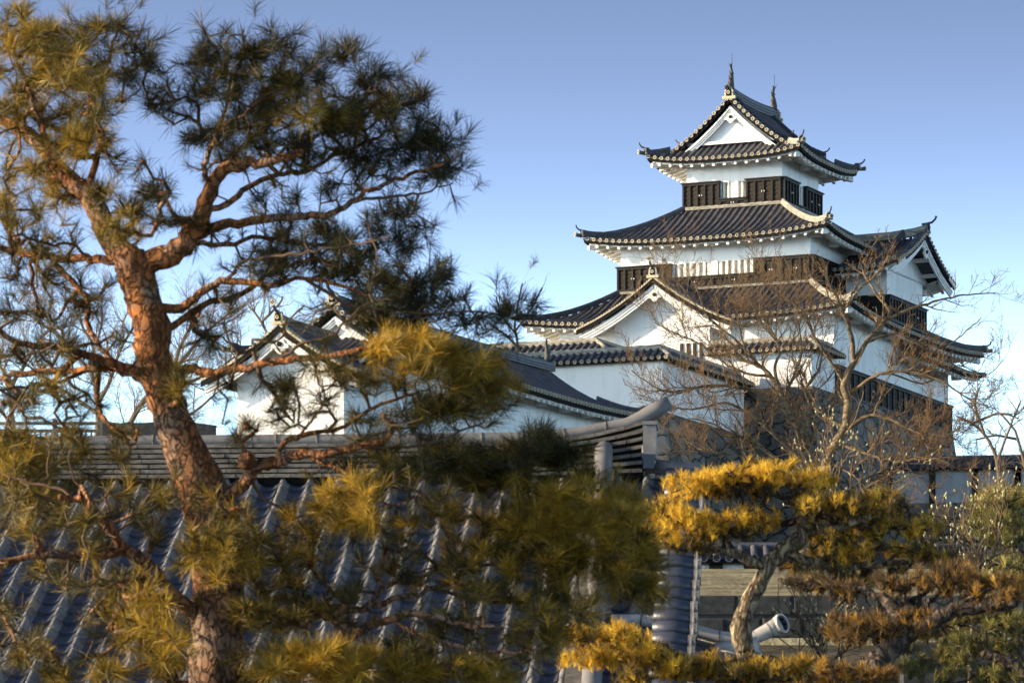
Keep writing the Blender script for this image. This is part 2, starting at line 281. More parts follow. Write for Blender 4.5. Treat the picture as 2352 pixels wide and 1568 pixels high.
class Side:
    """one slope: eave along w in [0,W] at d=0, rising inward to d=D; lo/hi bound w at each d"""
    def __init__(s, W, D, ze, zt, lo, hi, lift, xf, Dref=None, liftlo=True, lifthi=True):
        s.W, s.D, s.ze, s.H, s.lo, s.hi, s.lift, s.xf = W, D, ze, zt - ze, lo, hi, lift, xf
        s.Dref = Dref or D; s.ll, s.lh = liftlo, lifthi
    dmin = 0
    def cut(s, wa, wb, dmin=0):
        import copy; c = copy.copy(s); lo, hi = s.lo, s.hi; c.lo = lambda d: min(max(lo(d), wa), wb); c.hi = lambda d: max(min(hi(d), wb), wa); c.dmin = dmin; return c
    def z(s, w, d):
        e = 2 * w / s.W - 1
        k = 0
        if (e < 0 and s.ll) or (e > 0 and s.lh): k = s.lift * abs(max(-1.05, min(1.05, e))) ** 3.2 * max(0, 1 - d / (s.Dref * .9)) ** 1.6
        return s.ze + s.H * g(d / s.Dref) + k
    def tiles(s, mb, pitch=.37, r=.095, discs=True, nd=9, rib='tile_rib', pan='tile', rr=None):
        mb.xf = s.xf; N = max(6, int(s.W / .6))
        rows = []
        for i in range(nd + 1):
            d = s.dmin + (s.D - s.dmin) * i / nd; a, b = s.lo(d), s.hi(d)
            rows.append([(a + (b - a) * j / N, d, s.z(a + (b - a) * j / N, d)) for j in range(N + 1)])
        mb.grid(rows, pan)
        # eave edge of the pan tiles
        mb.grid([[(p[0], p[1], p[2]) for p in rows[0]], [(p[0], p[1] + .02, p[2] - .07) for p in rows[0]]], rib, False)
        n = int((s.W - 2 * r) / pitch); off = (s.W - n * pitch) / 2
        for i in range(n + 1):
            w = off + i * pitch
            ds = [s.D * k / 40 for k in range(41) if s.D * k / 40 >= s.dmin and s.lo(s.D * k / 40) - .02 <= w <= s.hi(s.D * k / 40) + .02 and s.hi(s.D * k / 40) - s.lo(s.D * k / 40) > .02]
            if len(ds) < 2: continue
            d0, d1 = ds[0], ds[-1]
            if d1 - d0 < .12: continue
            K = max(3, int((d1 - d0) / .3)); rows = []
            for k in range(K + 1):
                for e_, f_ in ((0, 1.0), (.85, .93)):
                    if k == K and e_: continue
                    d = d0 + (d1 - d0) * (k + e_) / K; z = s.z(w, d)
                    rows.append([(w + r * f_ * math.cos(t), d, z + r * f_ * 1.05 * math.sin(t)) for t in [math.pi * q / 5 for q in range(6)]])
            mb.grid(rows, rib)
            if discs and d0 < .05:
                q = mb.xf; c = q(w, -.01, s.z(w, 0) + .01); c2 = q(w, -1, s.z(w, 0) - .15)
                mb.xf = None; mb.emblem(c, Vector(c2) - Vector(c), rr or r * 1.06); mb.xf = q
    def soffit(s, mb, ov, raf=.62, lowwall=None, dist=.28, arms=2.4):
        mb.xf = s.xf; N = max(6, int(s.W / .5)); e0 = .06; dz = .09
        def zz(w, d): return s.z(w, 0) - dz + .30 * (d)      # flatter than the roof above it
        def row(d, off): a, b = s.lo(d), s.hi(d); return [(a + (b - a) * j / N, d, zz(a + (b - a) * j / N, d) + off) for j in range(N + 1)]
        # dark under-tile board, then the white plastered board and soffit
        mb.grid([row(.03, .03), row(e0, -.14), row(e0 + .2, -.16)], 'dark', False)
        mb.grid([row(e0 + .2, -.10), row(e0 + .2, -.26), row(e0 + .30, -.26), row(e0 + .30, -.15), row(ov * .66, -.15), row(ov + .02, -.10)], 'trim', False)
        n = int(s.W / raf); o2 = (s.W - n * raf) / 2
        for i in range(n + 1):
            w = o2 + i * raf
            if not (s.lo(.3) <= w <= s.hi(.3)): continue
            d1 = ov
            while d1 > .5 and not (s.lo(d1) - .3 <= w <= s.hi(d1) + .3): d1 -= .1
            if d1 <= .55: continue
            a0, a1 = w - .075, w + .075; p = []
            for d, z0 in ((e0 + .16, -.375), (d1, -.30)):
                p.append([(a0, d, zz(w, d) - .26 + (.0 if d < 1 else .0)), (a1, d, zz(w, d) - .26), (a1, d, zz(w, d) + z0), (a0, d, zz(w, d) + z0)])
            # top of the rafter tucks into the soffit
            for r_ in p: r_[0] = (r_[0][0], r_[0][1], zz(w, r_[0][1]) - .13); r_[1] = (r_[1][0], r_[1][1], zz(w, r_[1][1]) - .13)
            mb.grid(p, 'trim', False, closed=True); mb.poly(p[0], 'trim')
        if arms:
            n = max(1, int((s.W - 2 * ov) / arms)); st = (s.W - 2 * ov) / n
            for i in range(n + 1):
                w = ov + i * st; w = min(max(w, ov + .2), s.W - ov - .2)
                if not (s.lo(ov) - .01 <= w <= s.hi(ov) + .01): continue
                zc = zz(w, ov) - .36
                mb.box(w - .14, w + .14, ov * .45, ov, zc - .16, zc, 'trim'); mb.box(w - .10, w + .10, ov * .62, ov, zc - .26, zc - .16, 'trim')

def horn(mb, p, dr, k=1.0, rimmat='ridge', up=1.0):
    """ridge-end tile: arched plate with crest, side scrolls, and the upturned round tile above it"""
    p = Vector(p); dr = Vector((dr[0], dr[1], 0)).normalized(); sd_ = Vector((dr.y, -dr.x, 0)); U = Vector((0, 0, 1))
    def A(a, f, u_): return p + sd_ * a * k + dr * f * k + U * u_ * k
    arch = [(-.30, -.06), (-.34, .02), (-.30, .10), (-.22, .06), (-.20, .34), (-.13, .46), (0, .50), (.13, .46), (.20, .34), (.22, .06), (.30, .10), (.34, .02), (.30, -.06)]
    mb.prism([A(a, .02, b) for a, b in arch], dr * .12 * k, rimmat)
    mb.prism([A(a * .62, .14, .03 + b * .80) for a, b in arch[4:9]] + [A(.12, .14, .08), A(-.12, .14, .08)], dr * .03 * k, 'dark')
    mb.emblem(A(0, .19, .24), dr, .085 * k, rim=rimmat)
    pts = [A(0, -.25, .42), A(0, .05, .44), A(0, .32, .50), A(0, .50, .66 * up), A(0, .56, .82 * up)]
    mb.tube(pts, [.07 * k, .07 * k, .065 * k, .06 * k, .065 * k], 8, 'ridgetile')

class Roof:
    """hipped / hip-and-gable roof over the eave rectangle x0..x1, y0..y1 (ridge along y)"""
    def __init__(s, x0, x1, y0, y1, ze, zt, inner, lift=.33, dg=None, ov=1.6, back=True):
        # inner: (left, right, front, back) run of each slope from eave to its top line; dg: gable set-back (front, back)
        s.__dict__.update(locals()); l_, r_, f_, b_ = inner
        W, L = x1 - x0, y1 - y0
        FX = lambda w, d, z: (x0 + w, y0 + d, z)
        BX = lambda w, d, z: (x0 + w, y1 - d, z)
        RX = lambda w, d, z: (x1 - d, y0 + w, z)
        LX = lambda w, d, z: (x0 + d, y0 + w, z)
        s.sides = {}
        if dg is None:
            s.sides['front'] = Side(W, f_, ze, zt, lambda d: d * l_ / f_, lambda d: W - d * r_ / f_, lift, FX)
            s.sides['right'] = Side(L, r_, ze, zt, lambda d: d * f_ / r_, lambda d: L - d * b_ / r_, lift, RX)
            s.sides['left'] = Side(L, l_, ze, zt, lambda d: d * f_ / l_, lambda d: L - d * b_ / l_, lift, LX)
            if back: s.sides['back'] = Side(W, b_, ze, zt, lambda d: d * l_ / b_, lambda d: W - d * r_ / b_, lift, BX)
        else:
            g0, g1, rk = dg      # set-back of the gable front/back, rake overhang
            D = W / 2
            lo = (lambda d: d if d < g0 - rk else g0 - rk) if g0 > 0 else (lambda d: 0)
            hi = (lambda d: L - (d if d < g1 - rk else g1 - rk)) if g1 > 0 else (lambda d: L)
            s.sides['right'] = Side(L, D, ze, zt, lo, hi, lift, RX, liftlo=g0 > 0, lifthi=g1 > 0)
            s.sides['left'] = Side(L, D, ze, zt, lo, hi, lift, LX, liftlo=g0 > 0, lifthi=g1 > 0)
            if g0 > 0: s.sides['front'] = Side(W, g0, ze, zt, lambda d: d, lambda d: W - d, lift, FX, Dref=D)
            if g1 > 0: s.sides['back'] = Side(W, g1, ze, zt, lambda d: d, lambda d: W - d, lift, BX, Dref=D)
    def zs(s, name, w, d): return s.sides[name].z(w, d)
    def hip(s, mb, cx, cy, k=.85, mt='ridgetile', tip=1.0, stop=1.0):
        """descending corner ridge from the inner corner to the eave corner (cx, cy in {0,1})"""
        l_, r_, f_, b_ = s.inner
        ix = (s.x1 - r_) if cx else (s.x0 + l_); iy = (s.y1 - b_) if cy else (s.y0 + f_)
        ox, oy = (s.x1 if cx else s.x0), (s.y1 if cy else s.y0)
        if s.dg is not None:
            gg = s.dg[1] if cy else s.dg[0]; q = (gg - s.dg[2]); ix = ox + (-q if cx else q); iy = oy + (-q if cy else q)
        sd_ = s.sides['front'] if not cy else s.sides.get('back', s.sides['front']); W = s.x1 - s.x0
        pts = []; n = 10
        for i in range(n + 1):
            t = i / n * stop; x = ix + (ox - ix) * t; y = iy + (oy - iy) * t
            d = abs((y - s.y0) if not cy else (s.y1 - y)); wv = x - s.x0
            pts.append(Vector((x, y, sd_.z(wv, d) + .03 + (.10 * max(0, t - .8) / .2) * tip)))
        mb.sweep(pts, prof(k), mt)
        dr = (pts[-1] - pts[-2]); dr.z = 0; dr.normalize(); e = pts[-1]
        horn(mb, e + Vector((0, 0, -.03)), dr, .72, 'ridge')
        mb.tube([e - dr * .3 + Vector((0, 0, .0)), e + dr * .25 + Vector((0, 0, .02)), e + dr * .42 + Vector((0, 0, .06))], [.10, .10, .11], 8, 'ridgetile')
        mb.emblem(e + dr * .44 + Vector((0, 0, .06)), dr, .12, n=10)
    def corner_beam(s, mb, cx, cy):
        ox, oy = (s.x1 if cx else s.x0), (s.y1 if cy else s.y0); dx = -1 if cx else 1; dy = -1 if cy else 1
        z = s.ze + s.lift - .36; n = Vector((dx, dy, 0)).normalized(); sd_ = Vector((n.y, -n.x, 0)) * .13
        a = Vector((ox, oy, z)) + n * .34; b = Vector((ox, oy, z + .28)) + n * (s.ov * 1.42)
        p = [[a - sd_ - Vector((0, 0, .24)), a + sd_ - Vector((0, 0, .24)), a + sd_, a - sd_], [b - sd_ - Vector((0, 0, .24)), b + sd_ - Vector((0, 0, .24)), b + sd_, b - sd_]]
        mb.xf = None; mb.grid(p, 'trim', False, closed=True); mb.poly(p[0], 'trim')

def gable_rake(mb, s, y, face=-1, disc=True, pitch=.37, depth=.22, r=.095, step=None):
    """barge edge of a Roof with gables: dark barge board, row of round tile ends up both rakes"""
    xm = (s.x0 + s.x1) / 2; D = (s.x1 - s.x0) / 2
    g0 = s.dg[0] if face < 0 else s.dg[1]
    d0 = max(0, g0 - s.dg[2]) if g0 > 0 else 0
    for sg in (-1, 1):
        def pt(d): x = xm + sg * (D - d); return x, s.sides['right'].z((s.y1 - s.y0) / 2, d)
        P_ = [pt(d0 + (D - d0) * i / 16) for i in range(17)]
        mb.xf = None
        mb.grid([[(x, y, z + .03) for x, z in P_], [(x, y, z - depth) for x, z in P_], [(x, y - face * .10, z - depth) for x, z in P_]], 'dark', False)
        # tile course lying across the rake
        mb.grid([[(x, y - face * .42, z + .06) for x, z in P_], [(x, y - face * .2, z + .13) for x, z in P_], [(x, y + face * .03, z + .07) for x, z in P_], [(x, y + face * .03, z - .02) for x, z in P_]], 'rim' if step else 'tile_rib', False)
        L = sum(math.dist(P_[i], P_[i + 1]) for i in range(16)); n = int(L / (step or pitch))
        for i in range(n + 1):
            t = (i + .5) / (n + 1) * L; k = 0
            while k < 15 and t > math.dist(P_[k], P_[k + 1]): t -= math.dist(P_[k], P_[k + 1]); k += 1
            q = t / math.dist(P_[k], P_[k + 1]); x = P_[k][0] * (1 - q) + P_[k + 1][0] * q; z = P_[k][1] * (1 - q) + P_[k + 1][1] * q
            if step:
                nx, nz = P_[k + 1][0] - P_[k][0], P_[k + 1][1] - P_[k][1]; ll = math.hypot(nx, nz); nx, nz = nx / ll, nz / ll
                mb.tube([(x, y + face * .05, z + .05), (x, y - face * .35, z + .1)], .055, 6, 'rim')
            else:
                mb.tube([(x, y + face * .06, z + .05), (x, y - face * .45, z + .09)], r, 8, 'tile_rib', cap=False)
                mb.emblem((x, y + face * .075, z + .05), (0, face, 0), r * 1.08)

def gable_boards(mb, s, y, face=-1, wdt=.34, gap=.26, back=None, low=None, layers=3):
    """white plastered barge boards under the rake, in stepped mouldings, and the gable wall behind"""
    xm = (s.x0 + s.x1) / 2; D = (s.x1 - s.x0) / 2; g0 = s.dg[0] if face < 0 else s.dg[1]
    d0 = max(0, g0 - s.dg[2]) if g0 > 0 else .12
    mb.xf = None
    zf = lambda d: s.sides['right'].z((s.y1 - s.y0) / 2, d)
    for sg in (-1, 1):
        prev = 0
        for k in range(layers):
            yk = y - face * (.05 + .05 * k); t0 = gap + wdt * k / layers; t1 = gap + wdt * (k + 1) / layers
            A = []; B = []; Cc = []
            for i in range(15):
                d = d0 + (D - d0) * i / 14; x = xm + sg * (D - d); z = zf(d)
                A.append((x, yk, z - t0)); B.append((x, yk, z - t1)); Cc.append((x, yk - face * .09, z - t1))
            mb.grid([A, B, Cc], 'plaster' if k != 1 else 'trim', False)
    if back is not None:
        yb = back; P_ = []
        for i in range(15):
            d = d0 + (D - d0) * i / 14; P_.append((xm - (D - d), yb, zf(d) - .2))
        P_ += [(xm + (xm - x), yb, z) for x, _, z in P_[::-1][1:]]
        zb = low if low is not None else min(p[2] for p in P_)
        A = [(x, yb, max(z, zb)) for x, _, z in P_]; B = [(x, yb, zb) for x, _, z in P_]
        mb.grid([A, B], 'plaster', False)

def pendant(mb, x, y, z, face=-1, k=1.0):
    """carved white pendant below the gable peak with its dark hexagonal hole"""
    sh = [(-.13, .22), (-.20, .05), (-.34, -.02), (-.36, -.12), (-.22, -.16), (-.10, -.30), (0, -.36), (.10, -.30), (.22, -.16), (.36, -.12), (.34, -.02), (.20, .05), (.13, .22)]
    mb.xf = None
    mb.prism([(x + a * k, y, z + b * k) for a, b in sh], (0, face * .10 * k, 0), 'trim')
    hx = [(x + .10 * k * math.cos(t), y + face * .103 * k, z + .02 + .10 * k * math.sin(t)) for t in [math.pi / 3 * i for i in range(6)]]
    mb.prism(hx, (0, face * .06, 0), 'dark')

def boards(mb, s0, s1, z0, z1, xf, bat=.47, top=True, lap=5):
    """black-boarded section of wall: lapped boards, battens, beams (s along wall, n outward)"""
    mb.xf = xf; n0 = .10; tb = .15
    mb.box(s0, s1, 0, n0, z0, z1, 'board')
    h = (z1 - z0 - 2 * tb) / lap
    for i in range(lap):
        a = z0 + tb + h * i
        mb.grid([[(s0 + .04, n0 + .05, a), (s1 - .04, n0 + .05, a)], [(s0 + .04, n0 + .012, a + h), (s1 - .04, n0 + .012, a + h)]], 'boardlap', False)
        mb.grid([[(s0 + .04, n0 + .005, a), (s1 - .04, n0 + .005, a)], [(s0 + .04, n0 + .05, a), (s1 - .04, n0 + .05, a)]], 'boardlap', False)
    n = max(1, round((s1 - s0) / bat))
    for i in range(n + 1):
        c = s0 + (s1 - s0) * i / n; c = min(max(c, s0 + .05), s1 - .05)
        mb.box(c - .05, c + .05, n0 - .01, n0 + .11, z0 + tb, z1 - tb, 'board')
    mb.box(s0, s1, n0 - .01, n0 + .13, z0, z0 + tb, 'board'); mb.box(s0, s1, n0 - .01, n0 + .13, z1 - tb, z1 - .04, 'board')
    mb.box(s0 - .06, s1 + .06, -.01, n0 + .2, z1 - .04, z1 + .02, 'board')
    for c in ([s0 + (s1 - s0) * .5] if s1 - s0 < 2.4 else [s0 + (s1 - s0) * .3, s0 + (s1 - s0) * .75]):   # small iron latches
        for q in (-.07, .07): mb.box(c + q - .02, c + q + .02, n0 + .11, n0 + .15, (z0 + z1) / 2, (z0 + z1) / 2 + .07, 'trim')

def lattice(mb, s0, s1, z0, z1, xf, step=.30, bw=.13):
    mb.xf = xf; mb.box(s0, s1, -.30, -.28, z0, z1, 'trim'); n = max(1, int((s1 - s0) / step))
    for i in range(n):
        c = s0 + (s1 - s0) * (i + .5) / n; mb.box(c - bw / 2, c + bw / 2, -.22, .01, z0, z1, 'trim')

def wall_with_holes(mb, s0, s1, z0, z1, xf, holes, th=.35):
    mb.xf = xf; ss = sorted({s0, s1, *[h[0] for h in holes], *[h[1] for h in holes]}); zs = sorted({z0, z1, *[h[2] for h in holes], *[h[3] for h in holes]})
    for i in range(len(ss) - 1):
        for j in range(len(zs) - 1):
            cs, cz = (ss[i] + ss[i + 1]) / 2, (zs[j] + zs[j + 1]) / 2
            if any(h[0] < cs < h[1] and h[2] < cz < h[3] for h in holes): continue
            mb.poly([(ss[i], 0, zs[j]), (ss[i + 1], 0, zs[j]), (ss[i + 1], 0, zs[j + 1]), (ss[i], 0, zs[j + 1])], 'plaster')
    for a, b, c, d in holes:
        mb.poly([(a, 0, c), (a, -th, c), (b, -th, c), (b, 0, c)], 'plaster'); mb.poly([(a, 0, d), (a, -th, d), (b, -th, d), (b, 0, d)], 'plaster')
        mb.poly([(a, 0, c), (a, -th, c), (a, -th, d), (a, 0, d)], 'plaster'); mb.poly([(b, 0, c), (b, -th, c), (b, -th, d), (b, 0, d)], 'plaster')

def shell(mb, x0, x1, y0, y1, z0, z1, m='plaster'):
    mb.xf = None; c = [(x0, y0), (x1, y0), (x1, y1), (x0, y1)]
    for i in range(4):
        a, b = c[i], c[(i + 1) % 4]; mb.poly([(*a, z0), (*b, z0), (*b, z1), (*a, z1)], m)
    mb.poly([(*p, z1) for p in c], m)

def roof_parts(root, base, rf, ov, hips=(), sides=None, arms=2.4, name='roof', soff=True, sofsides=None, pitch=.37, tilemats=None):
    """tiles, soffit and hip ridges of one roof as parts; returns the tile mesh object"""
    mb = MB(); kw = dict(rib=tilemats[0], pan=tilemats[1]) if tilemats else {}
    for k, sd_ in rf.sides.items():
        if (sides is None or k in sides) and not (k == 'front' and 'front_a' in rf.sides): sd_.tiles(mb, pitch=pitch, **kw)
    o = mb.build(name, root, base)
    if soff:
        mb = MB()
        for k, sd_ in rf.sides.items():
            if k not in getattr(rf, 'no_soffit', ()): sd_.soffit(mb, ov, arms=arms)
        for cx, cy in hips: rf.corner_beam(mb, cx, cy)
        e = mb.build('eave', o)
    for cx, cy in hips:
        mb = MB(); rf.hip(mb, cx, cy, mt='ridge' if (cx, cy) == (1, 0) else 'ridgetile'); h = mb.build('hip_ridge', o, base)  # near hip takes the paler material: sunlight put into its colour
        h.location = (0, 0, 0)
    return o

ALPHA = math.atan(.4413); CA, SA = math.cos(ALPHA), math.sin(ALPHA)
def at_px(x, d): return Vector(((x - CX) * d / F_, d, 0))
def front_xf(y): return lambda s, n, z: (s, y - n, z)
def right_xf(x): return lambda s, n, z: (x + n, s, z)

# fix: children of a part are placed in the part's own space, so every mesh subtracts the same base
_old_build = MB.build
def _build(s, name, parent=None, base=(0, 0, 0), label=None):
    if parent is not None and parent.get('_base') is not None: base = tuple(parent['_base'])
    elif parent is not None and parent.parent is not None and parent.parent.get('_base') is not None: base = tuple(parent.parent['_base'])
    return _old_build(s, name, parent, base, label)
MB.build = _build
def root_at(name, loc, rz, zbase):
    o = empty(name, (loc[0], loc[1], zbase), rz); o['_base'] = (0.0, 0.0, float(zbase)); return o

# ================================================================== THE KEEP
Z1, Z1b = 32.9, 34.42
def build_keep():
    K = root_at('castle_keep', at_px(1796, 250), -ALPHA, Z1)
    tag(K, 'tall white castle keep with black boarded bands and dark tiled roofs on its stone base', 'castle keep')
    # ---- storey three
    mb = MB(); x0, x1, y0, y1 = -5.45, 0, 0, 5.65
    wall_with_holes(mb, x0, x1, 43.7, 46.9, front_xf(0), [(-3.44, -2.92, 44.5, 45.38), (-2.5, -2.04, 44.5, 45.38)])
    wall_with_holes(mb, y0, y1, 43.7, 46.9, right_xf(0), [(2.15, 2.55, 44.25, 45.35), (2.75, 3.2, 44.25, 45.35)])
    mb.xf = None; mb.poly([(x0, y0, 43.7), (x0, y1, 43.7), (x0, y1, 46.9), (x0, y0, 46.9)], 'plaster'); mb.poly([(x0, y1, 43.7), (x1, y1, 43.7), (x1, y1, 46.9), (x0, y1, 46.9)], 'plaster')
    mb.build('wall', K)
    for a, b in ((-3.44, -2.92), (-2.5, -2.04)):
        mb = MB(); lattice(mb, a, b, 44.5, 45.38, front_xf(0), .24, .10); mb.build('lattice_window', K)
    for a, b in ((2.15, 2.55), (2.75, 3.2)):
        mb = MB(); lattice(mb, a, b, 44.25, 45.35, right_xf(0), .24, .10); mb.build('lattice_window', K)
    for a, b, c, d in ((-5.62, -3.5, 43.95, 45.42), (-3.5, -1.98, 43.95, 44.46), (-1.98, .0, 43.95, 45.42)):
        mb = MB(); boards(mb, a, b, c, d, front_xf(0), lap=5 if d > 45 else 1); mb.build('board_panel', K)
    for a, b, c, d in ((-.13, 2.1, 43.95, 45.42), (2.1, 3.25, 43.95, 44.22), (3.25, 5.75, 43.95, 45.42)):
        mb = MB(); boards(mb, a, b, c, d, right_xf(0), lap=5 if d > 45 else 1); mb.build('board_panel', K)
    # ---- top hip-and-gable roof
    ov = 1.67
    rf = Roof(x0 - ov, x1 + ov, y0 - ov, y1 + ov, 46.42, 49.75, (4.4, 4.4, 1.6, 1.6), .36, dg=(1.75, 1.75, .78), ov=ov)
    top = roof_parts(K, None, rf, ov, hips=((0, 0), (1, 0), (1, 1), (0, 1)))
    xm = (x0 + x1) / 2; yf = rf.y0 + 1.75 - .78
    mb = MB(); gable_rake(mb, rf, yf, -1); mb.build('rake', top); mb = MB(); gable_rake(mb, rf, rf.y1 - .97, 1); mb.build('rake', top)
    mb = MB(); gable_boards(mb, rf, yf + .06, -1, .36, .42, back=yf + .55, low=47.42)
    mb.box(xm - 2.5, xm + 2.5, yf + .30, yf + .5, 47.36, 47.52, 'trim')
    gable_boards(mb, rf, rf.y1 - 1.0, 1, .36, .42, back=rf.y1 - 1.5, low=47.4)
    pendant(mb, xm, yf + .25, 48.72, -1, .9); mb.build('gable', top)
    mb = MB(); pts = []
    for i in range(13):
        t = i / 12; pts.append((xm, yf + .05 + (rf.y1 - 1.02 - yf) * t, 49.68 + .16 * (2 * t - 1) ** 2))
    mb.sweep(pts, prof(1.25, 1.5), 'ridgetile'); mb.build('ridge', top)
    mb = MB(); horn(mb, (xm, yf + .05, 49.72), (0, -1, 0), 1.15, 'rim', .55); mb.build('ridge_end_tile', top)
    mb = MB(); horn(mb, (xm, rf.y1 - 1.0, 49.72), (0, 1, 0), 1.15, 'rim', .55); mb.build('ridge_end_tile', top)
    # descending ridges beside the gable
    for sg in (-1, 1):
        for yy in (yf + .75, rf.y1 - 1.7):
            mb = MB(); pts = []
            for i in range(9):
                d = 4.35 - 3.0 * i / 8; pts.append((xm + sg * (4.39 - d), yy, rf.sides['right'].z(4, d) + .05 + .08 * max(0, i - 6)))
            mb.sweep(pts, prof(.8), 'ridgetile'); horn(mb, pts[-1], (sg, 0, 0), .6, 'ridgetile'); mb.build('descending_ridge', top)
    # ---- fish-shaped finials and rods
    for yy, fc in ((yf + .25, -1), (rf.y1 - 1.35, 1)):
        mb = MB(); b0 = 50.18
        P_ = [(0, 0), (.05, .22), (.02, .48), (-.08, .74), (-.12, .98), (-.02, 1.2), (.10, 1.36)]
        rr = [.20, .20, .165, .12, .085, .05, .015]
        mb.tube([(xm, yy - fc * a * -1.0, b0 + z) for a, z in P_], rr, 8, 'bronze')
        for a, z, l_ in ((.15, .30, .2), (.10, .62, .22), (.0, .9, .2)):
            mb.prism([(xm - .02, yy + fc * a, b0 + z - .12), (xm - .02, yy + fc * (a + l_), b0 + z + .10), (xm - .02, yy + fc * (a + l_ * .7), b0 + z - .04), (xm - .02, yy + fc * (a), b0 + z + .02 - .2)], (.05, 0, 0), 'bronze')
        for a, z, l_ in ((-.16, .42, .12), (-.2, .85, .16)):
            mb.prism([(xm - .02, yy + fc * a, b0 + z - .12), (xm - .02, yy + fc * (a - l_), b0 + z + .14), (xm - .02, yy + fc * a, b0 + z + .04)], (.05, 0, 0), 'bronze')
        mb.prism([(xm, yy + fc * .02, b0 + 1.10), (xm - .12, yy + fc * .1, b0 + 1.42), (xm, yy + fc * .14, b0 + 1.28), (xm + .12, yy + fc * .18, b0 + 1.46)], (.03, 0, 0), 'bronze')
        mb.build('roof_ornament', top)
        mb = MB(); mb.tube([(xm + .05, yy, b0 + 1.0), (xm + .06, yy, b0 + 1.95)], .012, 4, 'iron'); mb.build('lightning_rod', top)
    # ---- storey two
    X0, X1, Y0, Y1 = -8.15, 2.6, -2.7, 8.6
    wx = front_xf(Y0)
    mb = MB()
    wall_with_holes(mb, X0, X1, 39.0, 42.12, wx, [(-5.05, -3.2, 39.98, 40.72), (-2.62, -.52, 39.98, 40.72)])
    mb.xf = None
    for q in (((X1, Y0), (X1, Y1)), ((X1, Y1), (X0, Y1)), ((X0, Y1), (X0, Y0))):
        mb.poly([(*q[0], 39.0), (*q[1], 39.0), (*q[1], 42.12), (*q[0], 42.12)], 'plaster')
    mb.build('wall', K)
    for a, b in ((-5.05, -3.2), (-2.62, -.52)):
        mb = MB(); lattice(mb, a, b, 39.98, 40.72, wx, .31, .15); mb.build('lattice_window', K)
    for a, b, c, d in ((-8.3, -5.2, 39.35, 40.72), (-5.2, -.45, 39.35, 39.96), (-.45, 2.6, 39.35, 40.72)):
        mb = MB(); boards(mb, a, b, c, d, wx, lap=5 if d > 40.5 else 1); mb.build('board_panel', K)
    mb = MB(); boards(mb, Y0 - .13, 2.2, 39.35, 40.72, right_xf(X1)); mb.build('board_panel', K)
    ov = 1.55
    rf2 = Roof(X0 - ov, X1 + ov, Y0 - ov, Y1 + ov, 41.75, 44.02, (ov + 2.7, ov + 2.6, ov + 2.7, ov + 2.95), .42, ov=ov)
    o2 = roof_parts(K, None, rf2, ov, hips=((0, 0), (1, 0), (1, 1)))
    mb = MB(); mb.sweep([(X0 + 2.7, -.16, 43.98), (.1, -.16, 43.98), (.13, -.1, 43.98)], prof(.5), 'ridge'); mb.sweep([(.16, -.1, 43.98), (.16, 5.6, 43.98)], prof(.5), 'ridge'); mb.build('flashing', o2)
    # ---- bay with gable on the right face (own builder frame: ridge along -x)
    mb = MB(); shell(mb, 2.55, 5.1, 2.26, 8.12, 37.4, 40.6); mb.build('wall', K)
    mb = MB(); boards(mb, 2.6, 5.1, 37.8, 39.15, front_xf(2.26)); mb.build('board_panel', K)
    mb = MB(); boards(mb, 2.13, 8.25, 37.8, 39.15, right_xf(5.1)); mb.build('board_panel', K)
    B = Roof(-4.85, 4.85, 0, 6.2, 40.35, 42.55, (1, 1, 1, 1), .5, dg=(0, 0, 0), ov=1.3)
    yc = 5.1
    BX = lambda f: (lambda w, d, z: (lambda p: (6.35 - p[1], yc + p[0], p[2]))(f(w, d, z)))
    for k in B.sides: B.sides[k].xf = BX(B.sides[k].xf)
    for k in B.sides: B.sides[k].ll = True                    # verge sweeps up at the gable end
    mb = MB()
    for k in B.sides: B.sides[k].tiles(mb)
    ob = mb.build('roof', K)
    mb = MB()
    for k in B.sides: B.sides[k].soffit(mb, 1.25, arms=2.2)
    mb.build('eave', ob)
    def turn(mb_):
        mb_.v = [(6.35 - y, yc + x, z) for x, y, z in mb_.v]; return mb_
    for k in B.sides: B.sides[k].lift0 = B.sides[k].lift
    BB = Roof(-4.85, 4.85, 0, 6.2, 40.62, 42.78, (1, 1, 1, 1), .0, dg=(0, 0, 0), ov=1.3)
    mb = MB(); gable_rake(mb, BB, 0.0, -1); turn(mb).build('rake', ob)
    mb = MB(); gable_boards(mb, BB, .05, -1, .34, .3, back=1.25, low=40.5); pendant(mb, 0, .1, 41.75, -1, 1.0)
    for sx in (-1, 1):
        for q in (1.4, 3.0): mb.box(sx * q - .1, sx * q + .1, .2, 1.25, 42.0 - .38 * q, 42.2 - .38 * q, 'trim')
    turn(mb).build('gable', ob)
    mb = MB(); mb.sweep([(0, .0, 42.80), (0, .8, 42.66), (0, 2, 42.55), (0, 6, 42.5)], prof(1.1, 1.2), 'ridge'); horn(mb, (0, 0, 42.85), (0, -1, 0), 1.0, 'ridgetile')
    turn(mb).build('ridge', ob)
    mb = MB(); pts = [(-(4.85 - d), 1.3, BB.sides['right'].z(3, d) + .05) for d in (4.7, 4, 3.2, 2.4, 1.6, 1.1)]; mb.sweep(pts, prof(.85), 'ridgetile'); horn(mb, pts[-1], (-1, 0, 0), .6, 'ridgetile')
    turn(mb).build('descending_ridge', ob)
    # ---- storey one
    U0, U1, V0, V1 = -10.3, 5.1, -6.0, 12.5
    mb = MB(); shell(mb, U0, U1, V0, V1, Z1, 37.35); mb.build('wall', K)
    mb = MB(); boards(mb, V0 - .13, V1 + .1, Z1, Z1b, right_xf(U1), bat=.9, lap=5); mb.build('board_panel', K)
    ov = 1.6
    rf1 = Roof(U0 - ov, U1 + ov, V0 - ov, V1 + ov, 37.0, 39.3, (ov + 2.15, ov + 2.5, ov + 3.3, ov + 3.9), .45, ov=ov)
